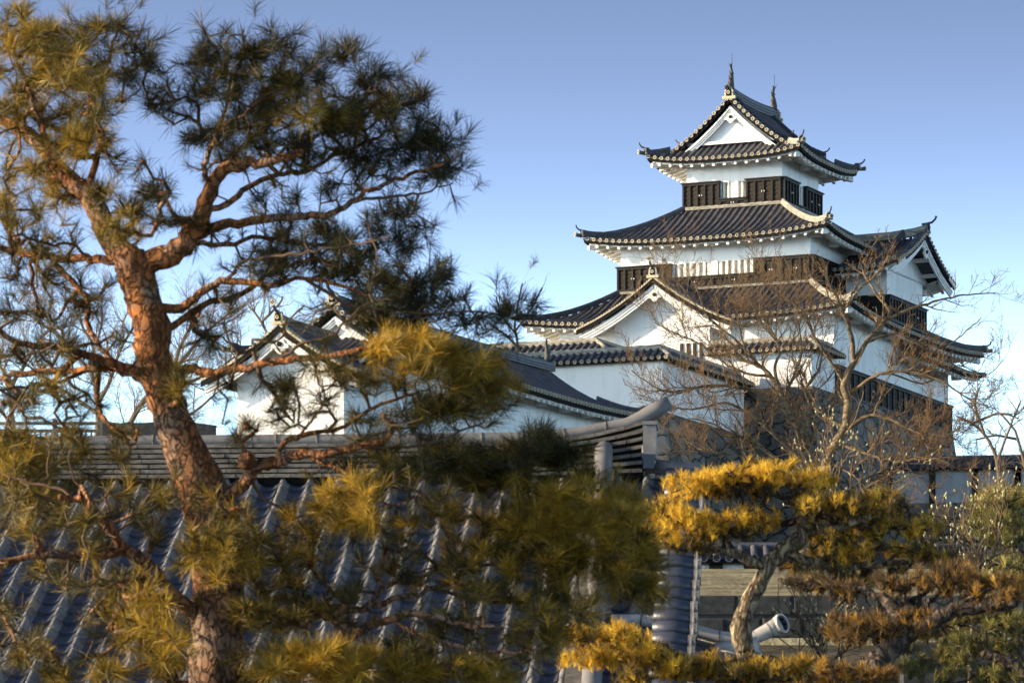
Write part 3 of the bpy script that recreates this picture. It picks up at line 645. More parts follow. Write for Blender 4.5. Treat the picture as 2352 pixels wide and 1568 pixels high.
    fs = rf1.sides['front']; c0, c1 = 4.1, 11.6      # the gabled bay interrupts the front eave
    rf1.sides['front_a'] = fs.cut(-9, c0); rf1.sides['front_b'] = fs.cut(c1, 99); rf1.sides['front_c'] = fs.cut(c0, c1, .9)
    rf1.no_soffit = ('front_c', 'front')
    o1 = roof_parts(K, None, rf1, ov, hips=((0, 0), (1, 0), (1, 1)))
    mb = MB(); mb.sweep([(X0, Y0 - .16, 39.28), (X1 + .13, Y0 - .16, 39.28)], prof(.5), 'ridge'); mb.build('flashing', o1)
    # lower pent roof along the far part of the right wall
    pr = Side(10.6, 1.5, 36.0, 36.75, lambda d: d * .4, lambda d: 10.6 - d, .38, lambda w, d, z: (U1 + ov + .1 - d, 3.6 + w, z), liftlo=False)
    mb = MB(); pr.tiles(mb); op = mb.build('pent_roof', K)
    mb = MB(); pr.soffit(mb, 1.5, arms=2.6); mb.build('eave', op)
    # loophole windows, white in the shaded wall
    for yy in (8.0, 9.3):
        mb = MB(right_xf(U1)); mb.box(yy, yy + .75, -.02, .04, 34.75, 35.35, 'trim'); mb.box(yy + .06, yy + .69, .04, .07, 34.80, 35.2, 'plaster'); mb.build('shuttered_loophole', K)
    # ---- gabled bay on the front
    dc = -4.1; mb = MB(); shell(mb, -6.72, -1.4, -6.95, -5.9, Z1, 37.3); mb.build('wall', K)
    mb = MB(front_xf(-6.95))
    mb.box(-3.1, -1.7, .0, .03, 34.9, 35.9, 'trim')
    for i in range(4): mb.box(-3.02 + i * .36, -2.86 + i * .36, .03, .09, 34.95, 35.85, 'boardlap')
    mb.build('barred_window', K)
    G = Roof(dc - 4.35, dc + 4.35, -8.1, -2.0, 36.72, 39.2, (1, 1, 1, 1), .0, dg=(0, 0, 0), ov=1.2)
    mb = MB()
    for k in G.sides: G.sides[k].tiles(mb)
    og = mb.build('roof', K)
    mb = MB(); gable_rake(mb, G, -8.1, -1, step=.17); mb.build('rake', og)
    mb = MB(); gable_boards(mb, G, -8.02, -1, .42, .30, back=-6.96, low=37.0); pendant(mb, dc, -7.85, 38.32, -1, 1.0)
    for sx in (-1, 1):
        for q in (1.5, 2.9): mb.box(dc + sx * q - .12, dc + sx * q + .12, -7.9, -6.95, 38.45 - .48 * q, 38.62 - .48 * q, 'trim')
    # white soffit of the overhanging gable
    zf = lambda d: G.sides['right'].z(3, d)
    for sx in (-1, 1):
        mb.grid([[(dc + sx * (4.35 - 4.35 * i / 12), yy, zf(4.35 * i / 12) - .34) for i in range(13)] for yy in (-8.0, -6.9)], 'trim', False)
    mb.build('gable', og)
    mb = MB(); mb.sweep([(dc, -8.05, 39.25), (dc, -7.3, 39.14), (dc, -6, 39.08), (dc, -2.7, 39.05)], prof(1.0, 1.1), 'ridgetile'); horn(mb, (dc, -8.05, 39.25), (0, -1, 0), 1.05, 'rim', 1.0); mb.emblem((dc, -8.66, 40.1), (0, -1, 0), .13)
    mb.build('ridge', og)
    return K
KEEP = build_keep()
KM = Matrix.Translation(at_px(1796, 250)) @ Matrix.Rotation(-ALPHA, 4, 'Z')

# ---- stone base of the keep (battered)
def battered(name, ring, zt, zb, batter, root, m='stone', curve=1.0):
    """ring: plan points of the top edge; faces lean out towards the foot"""
    mb = MB(); n = len(ring); c = Vector((sum(p[0] for p in ring) / n, sum(p[1] for p in ring) / n))
    A = []; lv = 6
    # outward offset of a convex ring
    def off(k):
        out = []
        for i in range(n):
            p0, p1, p2 = Vector(ring[i - 1]), Vector(ring[i]), Vector(ring[(i + 1) % n])
            e1 = (p1 - p0).normalized(); e2 = (p2 - p1).normalized(); n1 = Vector((e1.y, -e1.x)); n2 = Vector((e2.y, -e2.x))
            if n1.dot(p1 - c) < 0: n1 = -n1
            if n2.dot(p1 - c) < 0: n2 = -n2
            b = (n1 + n2); b = b / max(.3, b.dot(n1)); out.append(p1 + b * k)
        return out
    rows = []
    for l in range(lv + 1):
        t = l / lv; r_ = off(batter * (zt - zb) * t ** 1.25); rows.append([(p.x, p.y, zt + (zb - zt) * t) for p in r_])
    mb.grid(rows, m, False, closed=True); mb.poly(rows[0], m)
    return mb.build(name, root)
sb = root_at('stone_rampart', at_px(1796, 250), -ALPHA, 24.0)
tag(sb, 'high sloping rampart of large fitted grey stones carrying the castle keep', 'stone wall')
battered('stone_face', [(-11, -6.3), (5.28, -6.3), (5.28, 12.75), (-11, 12.75)], 32.9, 24.0, .2, sb)
battered('stone_face', [(1.35, -9.75), (5.29, -9.75), (5.29, -3.0), (1.35, -3.0)], 32.895, 24.0, .2, sb)

# ------------------------------------------------------------------ plaster walls with tiled copings
def coped_wall(name, origin, rz, pts, zb, zt, label, cat='wall', group=None, th=.5, rw=.85, rise=.52, pitch=.37, wallm='plaster', mats=('tile_rib', 'tile'), ridgem='ridge', posts=None, rk=.8, drop=0, rimm='rim'):
    """wall along a plan polyline (mitred) with a two-sided tiled coping: eaves, round tile ends, ridge stack"""
    root = root_at(name, origin, rz, zb); tag(root, label, cat, group)
    pts = [Vector(p) for p in pts]; n = len(pts)
    def offs(k):
        out = []
        for i in range(n):
            d1 = (pts[i] - pts[i - 1]).normalized() if i else None; d2 = (pts[i + 1] - pts[i]).normalized() if i < n - 1 else None
            n1 = Vector((d1.y, -d1.x)) if d1 else None; n2 = Vector((d2.y, -d2.x)) if d2 else None
            if n1 is None: b = n2
            elif n2 is None: b = n1
            else: b = (n1 + n2); b = b / b.dot(n1)
            out.append(pts[i] + b * k)
        return out
    mb = MB(); a, b = offs(th / 2), offs(-th / 2)
    for i in range(n - 1):
        for r_ in (a, b): mb.poly([(*r_[i], zb), (*r_[i + 1], zb), (*r_[i + 1], zt), (*r_[i], zt)], wallm)
    for i in (0, n - 1): mb.poly([(*a[i], zb), (*b[i], zb), (*b[i], zt), (*a[i], zt)], wallm)
    wo = mb.build('wall', root)
    mb = MB(); ze = zt + .05
    for sg in (1, -1):
        e = offs(rw * sg); c = offs(.02 * sg); u_ = offs(th / 2 * sg)
        for i in range(n - 1):
            mb.grid([[(*e[i], ze), (*e[i + 1], ze)], [(*c[i], ze + rise), (*c[i + 1], ze + rise)]], mats[1], False)
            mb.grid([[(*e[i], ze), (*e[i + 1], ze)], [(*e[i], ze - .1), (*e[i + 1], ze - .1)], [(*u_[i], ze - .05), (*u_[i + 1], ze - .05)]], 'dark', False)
            E0, E1, C0, C1 = e[i], e[i + 1], c[i], c[i + 1]; L = (E1 - E0).length; dr = (E1 - E0) / L; nn = Vector((dr.y, -dr.x)) * sg
            k = int(L / pitch)
            for j in range(k):
                w = (j + .5) * L / k; p = E0 + dr * w
                # run up to the ridge or to the mitre
                t = 1.0
                wc0, wc1 = (C0 - E0).dot(dr), (C1 - E0).dot(dr)
                if w < wc0: t = w / wc0
                if w > wc1: t = min(t, (L - w) / max(1e-6, L - wc1))
                if t < .12: continue
                q = p - nn * (rw - .02) * t
                P0 = Vector((*p, ze + .02)); P1 = Vector((*q, ze + rise * t + .02))
                mb.tube([P0 + Vector((*nn, 0)) * .03, (P0 + P1) / 2 + Vector((0, 0, .0)), P1], .09, 8, mats[0], cap=False)
                mb.emblem(P0 + Vector((*nn, 0)) * .04 + Vector((0, 0, .0)), Vector((*nn, 0)), .10, rim=rimm)
        # mitre ridges at corners
        for i in range(1, n - 1):
            if (e[i] - pts[i]).length > rw * 1.05:
                mb.tube([(*c[i], ze + rise + .08), (*(e[i] * .5 + c[i] * .5), ze + rise * .5 + .1), (*e[i], ze + .1)], .10, 8, ridgem)
    ro = mb.build('coping_roof', root)
    mb = MB(); mb.sweep([(*p, ze + rise - .04) for p in pts], prof(rk, rk), ridgem); mb.build('ridge', ro)
    if posts:
        mb = MB()
        for i in range(n - 1):
            L = (pts[i + 1] - pts[i]).length; k = int(L / posts)
            for j in range(k + 1):
                p = pts[i].lerp(pts[i + 1], j / k); mb.box(p.x - .16, p.x + .16, p.y - th / 2 - .12, p.y - th / 2 + .06, zb, zt, 'board')
        mb.build('post', root)
    return root
KO = at_px(1796, 250)
coped_wall('plaster_wall', KO, -ALPHA, [(-.5, -9.35), (4.95, -9.35), (4.95, -6.1)], 32.9, 34.72, 'white wall with a short tiled roof at the keep foot, above the bare cherry trunk', 'wall', group='tiled plaster walls', drop=.1)
coped_wall('plaster_wall', KO, -ALPHA, [(-14.0, -21.0), (1.5, -21.0), (1.5, -10.2)], 30.45, 32.95, 'long white wall with tiled coping turning a corner left of the keep rampart', 'wall', group='tiled plaster walls')
coped_wall('plaster_wall', KO, -ALPHA, [(-16, -14.0), (-4.8, -14.0), (-4.8, -10.3)], 30.45, 34.55, 'short tiled wall top peeping out behind the longer coping, below the keep left eave', 'wall', group='tiled plaster walls')
sb2 = root_at('stone_footing', KO, -ALPHA, 21.0)
tag(sb2, 'grey fitted stone footing under the long white wall, left of the keep rampart', 'stone wall')
battered('stone_face', [(-24, -21.35), (1.8, -21.35), (1.8, -8.5), (-24, -8.5)], 30.45, 21.0, .2, sb2)

# ================================================================== LEFT GATE HALL
def build_hall():
    H = root_at('gate_hall', at_px(790, 190), -ALPHA, 23.8)
    tag(H, 'long white gate hall with dark tiled roof and gabled front wing behind the red pine', 'castle hall')
    mb = MB(); shell(mb, -4.84, 0, 0, 4.4, 23.8, 27.15); shell(mb, -4.86, .02, 4.0, 27.1, 23.8, 28.55); mb.build('wall', H)
    rf = Roof(-4.84 - 1.5, 1.5, 2.5, 28.6, 28.15, 30.35, (3.9, 3.9, 2, 2), .30, dg=(2.2, 2.4, .7), ov=1.5)
    o = roof_parts(H, None, rf, 1.5, hips=((0, 0), (1, 0), (1, 1), (0, 1)), pitch=.34)
    yf = 2.5 + 1.5
    mb = MB(); gable_rake(mb, rf, yf, -1); mb.build('rake', o)
    mb = MB(); gable_boards(mb, rf, yf + .06, -1, .32, .36, back=yf + .5, low=28.7); mb.build('gable', o)
    xm = -2.42
    mb = MB(); mb.sweep([(xm, yf + .05 + (22.8) * t, 30.32 + .14 * (2 * t - 1) ** 2) for t in [i / 12 for i in range(13)]], prof(1.15, 1.25), 'ridgetile'); mb.build('ridge', o)
    mb = MB(); horn(mb, (xm, yf + .02, 30.45), (0, -1, 0), 1.1, 'rim', .9); mb.build('ridge_end_tile', o)
    mb = MB(); yy = yf + 22.3; b0 = 30.85
    mb.tube([(xm, yy, b0), (xm, yy + .05, b0 + .3), (xm, yy - .05, b0 + .6), (xm, yy - .15, b0 + .85), (xm, yy, b0 + 1.1)], [.17, .16, .11, .07, .02], 8, 'bronze')
    mb.prism([(xm, yy + .1, b0 + .2), (xm, yy + .35, b0 + .5), (xm, yy + .05, b0 + .5)], (.05, 0, 0), 'bronze'); mb.prism([(xm, yy + .02, b0 + .6), (xm, yy + .25, b0 + .8), (xm, yy - .05, b0 + .8)], (.05, 0, 0), 'bronze')
    mb.build('roof_ornament', o)
    # front wing
    G = Roof(-5.95, 1.15, -1.1, 4.2, 26.85, 28.95, (1, 1, 1, 1), 0, dg=(0, 0, 0), ov=1.1)
    mb = MB()
    for k in G.sides: G.sides[k].tiles(mb)
    og = mb.build('roof', H)
    mb = MB(); gable_rake(mb, G, -1.1, -1, step=.17); mb.build('rake', og)
    mb = MB(); gable_boards(mb, G, -1.03, -1, .36, .28, back=-.01, low=26.9); pendant(mb, -2.4, -.9, 28.15, -1, 1.1)
    for sx in (-1, 1): mb.grid([[(-2.4 + sx * (3.55 - 3.55 * i / 10), yy2, G.sides['right'].z(2, 3.55 * i / 10) - .32) for i in range(11)] for yy2 in (-1.0, .02)], 'trim', False)
    mb.build('gable', og)
    mb = MB(); mb.sweep([(-2.4, -1.05, 29.0), (-2.4, 0, 28.93), (-2.4, 4.2, 28.9)], prof(1, 1.1), 'ridgetile'); horn(mb, (-2.4, -1.05, 29.0), (0, -1, 0), 1.0, 'rim', .95); mb.emblem((-2.4, -1.64, 29.78), (0, -1, 0), .13)
    mb.build('ridge', og)
    return H
build_hall()

# ================================================================== GROUND
def lawn_h(x, y):
    pts_r = [(-50, 0), (52, 0), (60, 5.0), (87, 8.2), (88, 9.0), (101, 10.9), (105, 11.0), (150, 15.6), (235, 24.5), (260, 25.5), (6000, 25.5)]
    pts_l = [(-50, 0), (52, 0), (60, 5.0), (87, 8.2), (88, 9.0), (101, 10.9), (105, 11.0), (176, 22.4), (186, 23.6), (260, 24.5), (6000, 24.5)]
    a = np.interp(y, [p[0] for p in pts_r], [p[1] for p in pts_r]); b = np.interp(y, [p[0] for p in pts_l], [p[1] for p in pts_l])
    t = np.clip((x - 2.5) / 4, 0, 1); t = t * t * (3 - 2 * t)
    return b * (1 - t) + a * t
def build_ground():
    xs = np.concatenate([[-3000, -800, -250, -100, -60], np.arange(-40, 41, 1.0), [60, 100, 250, 800, 3000]])
    ys = np.concatenate([[-300, -50, 0, 30, 50], np.arange(52, 110, 1.0), np.arange(112, 270, 3.0), [300, 400, 800, 2000, 5500]])
    for name, y0, y1, m in (('ground', -300, 87.0, 'hill'), ('grass_bank', 87.0, 105.0, 'lawn'), ('hillside', 105.0, 5500, 'hill')):
        mb = MB(); yy = [y for y in ys if y0 <= y <= y1]
        if yy[0] > y0: yy = [y0] + yy
        if yy[-1] < y1: yy = yy + [y1]
        rows = []
        for y in yy:
            rows.append([(x, y, float(lawn_h(x, y)) + (.12 * math.sin(x * 1.3 + y) * math.cos(y * .7 - x * .4) if 110 < y < 230 else 0)) for x in xs])
        mb.grid(rows, m); tag(mb.build(name), kind='structure')
build_ground()

# retaining wall of squared blocks below the bank: each block shaped
def block_wall(name, x0, x1, y, zt, courses, label, bw=.9, bh=.42):
    root = root_at(name, (0, y, 0), 0, zt - courses * bh - .5); tag(root, label, 'stone wall')
    mb = MB(); r2 = random.Random(5)
    for c in range(courses + 1):
        x = x0 + (c % 2) * .4
        while x < x1:
            w_ = bw * r2.uniform(.75, 1.25); z1_ = zt - c * bh; z0_ = z1_ - bh + .025; o = r2.uniform(-.03, .03); bv = .035
            a = [(x + .01, -o + bv, z0_), (x + w_ - .015, -o + bv, z0_), (x + w_ - .015, -o + bv, z1_ - .01), (x + .01, -o + bv, z1_ - .01)]
            b = [(x + .01 + bv, -o, z0_ + bv), (x + w_ - .015 - bv, -o, z0_ + bv), (x + w_ - .015 - bv, -o, z1_ - .01 - bv), (x + .01 + bv, -o, z1_ - .01 - bv)]
            mb.grid([a, b], 'blockstone', False, closed=True); mb.poly(b, 'blockstone')
            x += w_
    mb.box(x0, x1, .05, .6, zt - (courses + 1) * bh, zt - .012, 'blockstone')
    mb.build('masonry', root)
block_wall('retaining_wall', -6, 14, 87.2, 9.15, 2, 'low dark retaining wall of squared stone blocks under the dry grass bank')

block_wall('garden_wall', 5.0, 11, 60.0, 6.2, 3, 'dark stone garden wall low in the right corner, beneath the pine foliage', bw=.55, bh=.34)
ft = root_at('stone_footing', (0, 242, 0), 0, 22.0); tag(ft, 'dark stone footing below the far white wall at the right edge', 'stone wall'); battered('stone_face', [(19.3, .6), (26, -.4), (42, -3.4), (43, 3), (20, 5)], 27.3, 22, .12, ft)
# small roofed wall above the bank, dark posts
coped_wall('garden_wall', (0, 112, 0), 0, [(3.2, 0), (6.5, 0)], 11.3, 12.05, 'low tiled wall with white plaster and dark posts behind the golden pine, above the grass bank', 'wall', th=.3, rw=.5, rise=.3, pitch=.28, posts=.8, rk=.5, ridgem='ridgetile', rimm='ridgetile')
coped_wall('castle_wall', (0, 242, 0), 0, [(19.5, 1), (26, 0), (42, -3)], 27.3, 29.0, 'far white wall with dark posts and tiled roof at the right edge, behind the bare trees', 'wall', th=.4, rw=.9, rise=.45, posts=1.9, wallm='shadeplaster', ridgem='ridgetile', rimm='ridgetile')

# iron railing
def railing():
    y = 109.0; root = root_at('iron_railing', (0, y, 0), 0, 11.4); tag(root, 'black iron railing of thin upright bars above the bank at the right', 'railing')
    z0, z1 = 11.45, 12.5
    mb = MB(); mb.box(9.2, 13.5, -.02, .02, z1 - .03, z1 + .02, 'iron'); mb.box(9.2, 13.5, -.015, .015, z0 + .08, z0 + .11, 'iron'); mb.build('rail', root)
    mb = MB(); x = 9.25
    while x < 13.5: mb.tube([(x, 0, z0), (x, 0, z1)], .011, 5, 'iron'); x += .125
    mb.build('bar', root)
    for x in (9.2, 10.9, 12.6):
        mb = MB(); mb.box(x - .03, x + .03, -.03, .03, z0 - .3, z1 + .06, 'iron'); mb.build('post', root)
railing()

# timber fence at the far left and the stone parapet beside it
def fence():
    y = 188.0; k = y / F_
    root = root_at('timber_fence', (0, y, 0), 0, 23.5); tag(root, 'weathered timber fence of rails and short balusters at the far left, behind the red pine', 'fence')
    X = lambda px: (px - CX) * k
    Zp = lambda py: CH + (YH - py) * k
    mb = MB()
    for z in (Zp(972), Zp(989)): mb.box(X(-60), X(237), -.05, .05, z - .06, z + .06, 'wood')
    mb.build('rail', root)
    for px in (-55, 30, 126, 235):
        mb = MB(); mb.box(X(px) - .09, X(px) + .09, -.09, .09, 23.4, Zp(963), 'wood'); mb.build('post', root)
    for i in range(22):
        px = -50 + 13 * i
        if min(abs(px - q) for q in (-55, 30, 126, 235)) < 6: continue
        mb = MB(); mb.box(X(px) - .035, X(px) + .035, -.04, .04, 23.4, Zp(990), 'wood'); mb.build('baluster', root)
    q = root_at('stone_parapet', (0, y - 1, 0), 0, 23.0); tag(q, 'low dark parapet of rough stones between the timber fence and the gate hall', 'stone wall')
    mb = MB(); rows = [[(X(240 + i * 20), 0, 22.5) for i in range(14)], [(X(240 + i * 20), .05, Zp(977 + random.uniform(-2, 3) + (i > 7) * 4)) for i in range(14)]]
    rows.append([(p[0], .8, p[2]) for p in rows[1]]); mb.grid(rows, 'blockstone', False); mb.build('masonry', q)
fence()

# ================================================================== FOREGROUND TILED HOUSE
def house():
    D0 = 45.0; rz = math.atan2(-.062, 1.0)
    org = Vector(((1176 - CX) * D0 / F_, D0, 0))
    root = root_at('tiled_house', org, rz, 0); tag(root, 'low garden house whose blue-grey tiled roof fills the lower left, behind the red pine', 'house')
    k = D0 / F_; zr = CH + (YH - 1100) * k; sl = .44
    X = lambda px: (px - CX) * k
    xl, xr = X(-260), X(1560); pitch = .268; row = .25; nrow = 35
    def surf(x, t): return (x, -t, zr - sl * t - .0 * t)      # t metres in plan towards the eave
    mb = MB(); n = int((xr - xl) / pitch); S = 10
    profl = []
    for j in range(S + 1):
        q = j / S
        if q <= .30: h = .058 * math.sin(math.pi * q / .30); mm = 'fieldrib'
        else: u_ = (q - .30) / .70; h = -.032 * math.sin(math.pi * u_); mm = 'fieldtile'
        profl.append((q * pitch, h, mm))
    nd = Vector((0, -1, -sl)).normalized(); up = Vector((0, -sl, 1)).normalized()
    for i in range(nrow):
        t0, t1 = i * row, (i + 1) * row
        for c in range(n):
            jx = random.uniform(-.008, .008); jh = random.uniform(-.007, .009)
            A = []; B = []; Cc = []
            for (dx, h, mm) in profl:
                x = xl + c * pitch + dx + jx
                k_ = .020 if mm == 'fieldrib' else .030; a = Vector(surf(x, t0)) + up * (h + .004); b = Vector(surf(x, t1 + .02)) + up * (h + k_ + jh); c2 = Vector(surf(x, t1 + .02)) + up * (h + .0)
                A.append(tuple(a)); B.append(tuple(b)); Cc.append(tuple(c2))
            ia = [mb.pt(p) for p in A]; ib = [mb.pt(p) for p in B]; ic = [mb.pt(p) for p in Cc]
            for j in range(S):
                mm = profl[j][2]
                mb.face((ia[j], ia[j + 1], ib[j + 1], ib[j]), mm, True); mb.face((ib[j], ib[j + 1], ic[j + 1], ic[j]), mm)
    roof = mb.build('roof', root)
    # back slope, simple tiles hidden behind the ridge
    mb = MB(); mb.grid([[(xl, 0, zr), (xr, 0, zr)], [(xl, 6, zr - 2.6), (xr, 6, zr - 2.6)]], 'fieldtile', False); mb.build('rear_roof', root)
    # ridge stack of thin flat tiles, sweeping up to the right
    def rise(x):
        u_ = max(0, (x - X(1150)) / (X(1500) - X(1150))); return .22 * u_ ** 2.2
    xe = X(1478); mb = MB(); layers = 7; hh = .345
    for l in range(layers):
        z0 = zr + .0 + hh * l / layers; th = hh / layers; x = xl; r2 = random.Random(l)
        dpt = .20 - .012 * l
        while x < xe - .01:
            x2 = min(x + r2.uniform(.24, .30), xe); o = r2.uniform(-.006, .006)
            za = z0 + rise(x) * (l + 1) / layers; zb_ = z0 + rise(x2) * (l + 1) / layers
            p = [(x, -dpt - o, za + .012), (x2 - .006, -dpt - o, zb_ + .012), (x2 - .006, -dpt - o, zb_ + th * .92), (x, -dpt - o, za + th * .92)]
            mb.prism(p, (0, 2 * dpt, 0), 'stack'); x = x2
    mb.box(xl, xe, -.12, .12, zr - .1, zr + .3, 'dark')
    rg = mb.build('ridge', roof)
    mb = MB(); xs_ = [xl + (X(1400) - xl) * i / 24 for i in range(25)]
    pts = [(x, 0, zr + hh + rise(x) + .045) for x in xs_]
    ex = [(1440, 976), (1475, 962), (1505, 945), (1538, 926)]
    pts += [(X(a), 0, CH + (YH - b) * k) for a, b in ex]
    rr = [.055] * 25 + [.062, .074, .08, .066]
    mb.tube(pts, rr, 12, 'paletile')
    for px in range(60, 1480, 95): mb.tube([(X(px), 0, zr + hh + rise(X(px)) + .045), (X(px) + .02, 0, zr + hh + rise(X(px)) + .046)], .061, 12, 'stack')
    mb.build('ridge_cap', roof)
    # ridge-end block and its lower rounded tile
    mb = MB(); z = lambda py: CH + (YH - py) * k
    mb.box(X(1479), X(1508), -.26, .2, z(1052), z(978), 'fieldrib'); mb.box(X(1476), X(1511), -.28, .22, z(985), z(977), 'paletile')
    mb.tube([(X(1476), -.16, z(1047)), (X(1508), -.16, z(1047))], .075, 12, 'fieldrib'); mb.box(X(1479), X(1504), -.25, .2, z(1084), z(1052), 'fieldtile')
    mb.tube([(X(1505), -.05, z(1075)), (X(1560), -.05, z(1081)), (X(1610), -.05, z(1084))], [.072, .072, .068], 12, 'fieldrib')
    mb.build('ridge_end_tile', roof)
    # descending ridge
    mb = MB(); xd = X(1390)
    a = Vector(surf(xd, -.0)) + Vector((0, -.30, .24)); pts = [a + Vector((0, .16, .03)), a] + [Vector(surf(xd + .012 * i, .35 + .5 * i)) + up * .15 for i in range(1, 17)]
    mb.tube(pts, [.075] + [.085] * 17, 12, 'paletile')
    mb.sweep([tuple(Vector(surf(xd, .05 + .5 * i)) + Vector((0, 0, -.02))) for i in range(17)], [(-.13, 0), (-.13, .07), (-.11, .08), (-.11, .15), (.11, .15), (.11, .08), (.13, .07), (.13, 0)], 'stack')
    mb.build('descending_ridge', roof)
    # verge: round tiles laid across the gable edge
    for i in range(28):
        mb = MB(); t = .12 + i * .27; p = Vector(surf(xr - .12, t)) + up * .07; jx = random.uniform(-.01, .01)
        e = p + Vector((.34 + jx, 0, -.03)); mb.tube([p, p + Vector((.17, 0, .005)), e], .070, 10, 'fieldtile'); mb.tube([e + Vector((0, -.0, 0)), e + Vector((.03, 0, -.002))], .078, 10, 'fieldrib')
        mb.emblem(e + Vector((.032, 0, 0)), (1, 0, 0), .076, rim='fieldrib'); mb.build('verge_tile', roof)
    mb = MB(); P0, P1 = surf(xr + .1, 0), surf(xr + .1, 8.2)
    mb.grid([[P0, P1], [(P0[0], P0[1], P0[2] - .3), (P1[0], P1[1], P1[2] - .3)], [(P0[0] - .2, P0[1], P0[2] - .3), (P1[0] - .2, P1[1], P1[2] - .3)]], 'board', False); mb.build('barge_board', roof)
    # walls
    mb = MB(); zw = zr - sl * 7.2 - .15
    c = [(xl + .5, -7.2), (xr - .6, -7.2), (xr - .6, 5.2), (xl + .5, 5.2)]
    for i in range(4): mb.poly([(*c[i], 0), (*c[(i + 1) % 4], 0), (*c[(i + 1) % 4], zw), (*c[i], zw)], 'earthwall')
    for x in (xr - .6,): mb.poly([(x, -7.2, zw), (x, 0, zr - .3), (x, 5.2, zr - 2.5)], 'earthwall')
    mb.build('wall', root)
    for i in range(7):
        mb = MB(); x = xl + .6 + i * (xr - xl - 1.3) / 6; mb.box(x - .07, x + .07, -7.25, -7.1, 0, zw, 'wood'); mb.build('post', root)
house()

# small gate roof with an upswept ridge, lower right of the house
def gate():
    D0 = 41.0; k = D0 / F_; X = lambda px: (px - CX) * k; Z = lambda py: CH + (YH - py) * k
    root = root_at('tiled_gate', (0, D0, 0), 0, 0); tag(root, 'small gate roof whose pale upswept ridge ends in a round crest tile', 'gate')
    path = [(1400, 1424), (1470, 1424), (1530, 1431), (1590, 1446), (1650, 1462), (1700, 1467), (1735, 1462), (1768, 1446), (1793, 1432)]
    mb = MB(); mb.tube([(X(a), 0, Z(b)) for a, b in path], [.055] * 6 + [.06, .07, .08], 14, 'pale_ridge_tile')
    for i in range(8): a, b = path[i]; c_, d_ = path[i + 1]; mb.tube([(X(a), 0, Z(b)), (X(a + (c_ - a) * .06), 0, Z(b + (d_ - b) * .06))], .060 if i < 7 else .076, 14, 'stack')
    rf = mb.build('roof', root)
    mb = MB(); c = Vector((X(1796), -.01, Z(1431))); nr = Vector((.75, -.62, .28)).normalized(); a = nr.orthogonal().normalized(); b = nr.cross(a); n = 20; r_ = .09
    ring = lambda rr, h: [c + nr * h + (a * math.cos(2 * math.pi * j / n) + b * math.sin(2 * math.pi * j / n)) * rr for j in range(n)]
    mb.grid([ring(.08, -.05), ring(r_, -.01), ring(r_, .012), ring(r_ * .80, .012), ring(r_ * .78, -.006)], 'pale_ridge_tile', False, closed=True); mb.poly(ring(r_ * .78, -.004), 'fieldtile')
    def disc(cc, rr): mb.tube([cc - nr * .01, cc + nr * .008], rr, 12, 'dark')
    disc(c, .019)
    for i in range(6): t = math.pi / 3 * i + .3; disc(c + (a * math.cos(t) + b * math.sin(t)) * .044, .017)
    mb.build('crest_tile', rf)
    # stack, slope and second lower cap
    mb = MB(); mb.sweep([(X(a_), 0, Z(b_) - .30) for a_, b_ in path[:7]], [(-.14, 0), (-.14, .05), (-.12, .06), (-.14, .07), (-.14, .12), (-.12, .13), (-.13, .14), (-.12, .22), (.12, .22), (.14, .12), (.14, 0)], 'stack'); mb.build('ridge', rf)
    mb = MB(); mb.tube([(X(1640), -.2, Z(1497)), (X(1700), -.2, Z(1494)), (X(1738), -.2, Z(1486))], [.07, .07, .085], 12, 'pale_ridge_tile')
    zr = Z(1490); pitch = .25
    for sg in (-1, 1):
        n = 6; x0 = X(1335); sl = .45
        mb.grid([[(x0, 0, zr), (x0 + n * pitch, 0, zr)], [(x0, sg * 1.8, zr - .8), (x0 + n * pitch, sg * 1.8, zr - .8)]], 'fieldtile', False)
        for i in range(n + 1):
            x = x0 + i * pitch; mb.tube([(x, 0, zr + .01), (x, sg * .9, zr - .40), (x, sg * 1.8, zr - .79)], .065, 8, 'fieldrib'); mb.emblem((x, sg * 1.81, zr - .79), (0, sg, 0), .072, rim='fieldrib')
    mb.build('tiled_slope', rf)
    for x in (X(1345), X(1690)):
        mb = MB(); mb.box(x - .12, x + .12, -.12, .12, 0, zr - .1, 'wood'); mb.build('post', root)
    mb = MB(); mb.box(X(1330), X(1705), -.1, .1, zr - .85, zr - .6, 'wood'); mb.build('beam', root)
gate()


# ================================================================== TREES
def np_mesh(name, verts, faces, m, parent, base, tone=None, smooth=False):
    """verts (N,3), faces (M,4) as one mesh"""
    me = bpy.data.meshes.new(name); verts = verts - np.array(base)
    me.vertices.add(len(verts)); me.vertices.foreach_set('co', verts.astype(np.float32).ravel())
    nf, k = faces.shape; me.loops.add(nf * k); me.loops.foreach_set('vertex_index', faces.astype(np.int32).ravel())
    me.polygons.add(nf); me.polygons.foreach_set('loop_start', (np.arange(nf) * k).astype(np.int32)); me.polygons.foreach_set('loop_total', np.full(nf, k, np.int32))
    me.update(calc_edges=True); me.materials.append(M[m])
    if smooth: me.polygons.foreach_set('use_smooth', np.ones(nf, bool))
    if tone is not None:
        at = me.attributes.new('tone', 'FLOAT', 'POINT'); at.data.foreach_set('value', tone.astype(np.float32))
    me.validate(); o = bpy.data.objects.new(name, me); COL.objects.link(o)
    if parent: o.parent = parent
    return o

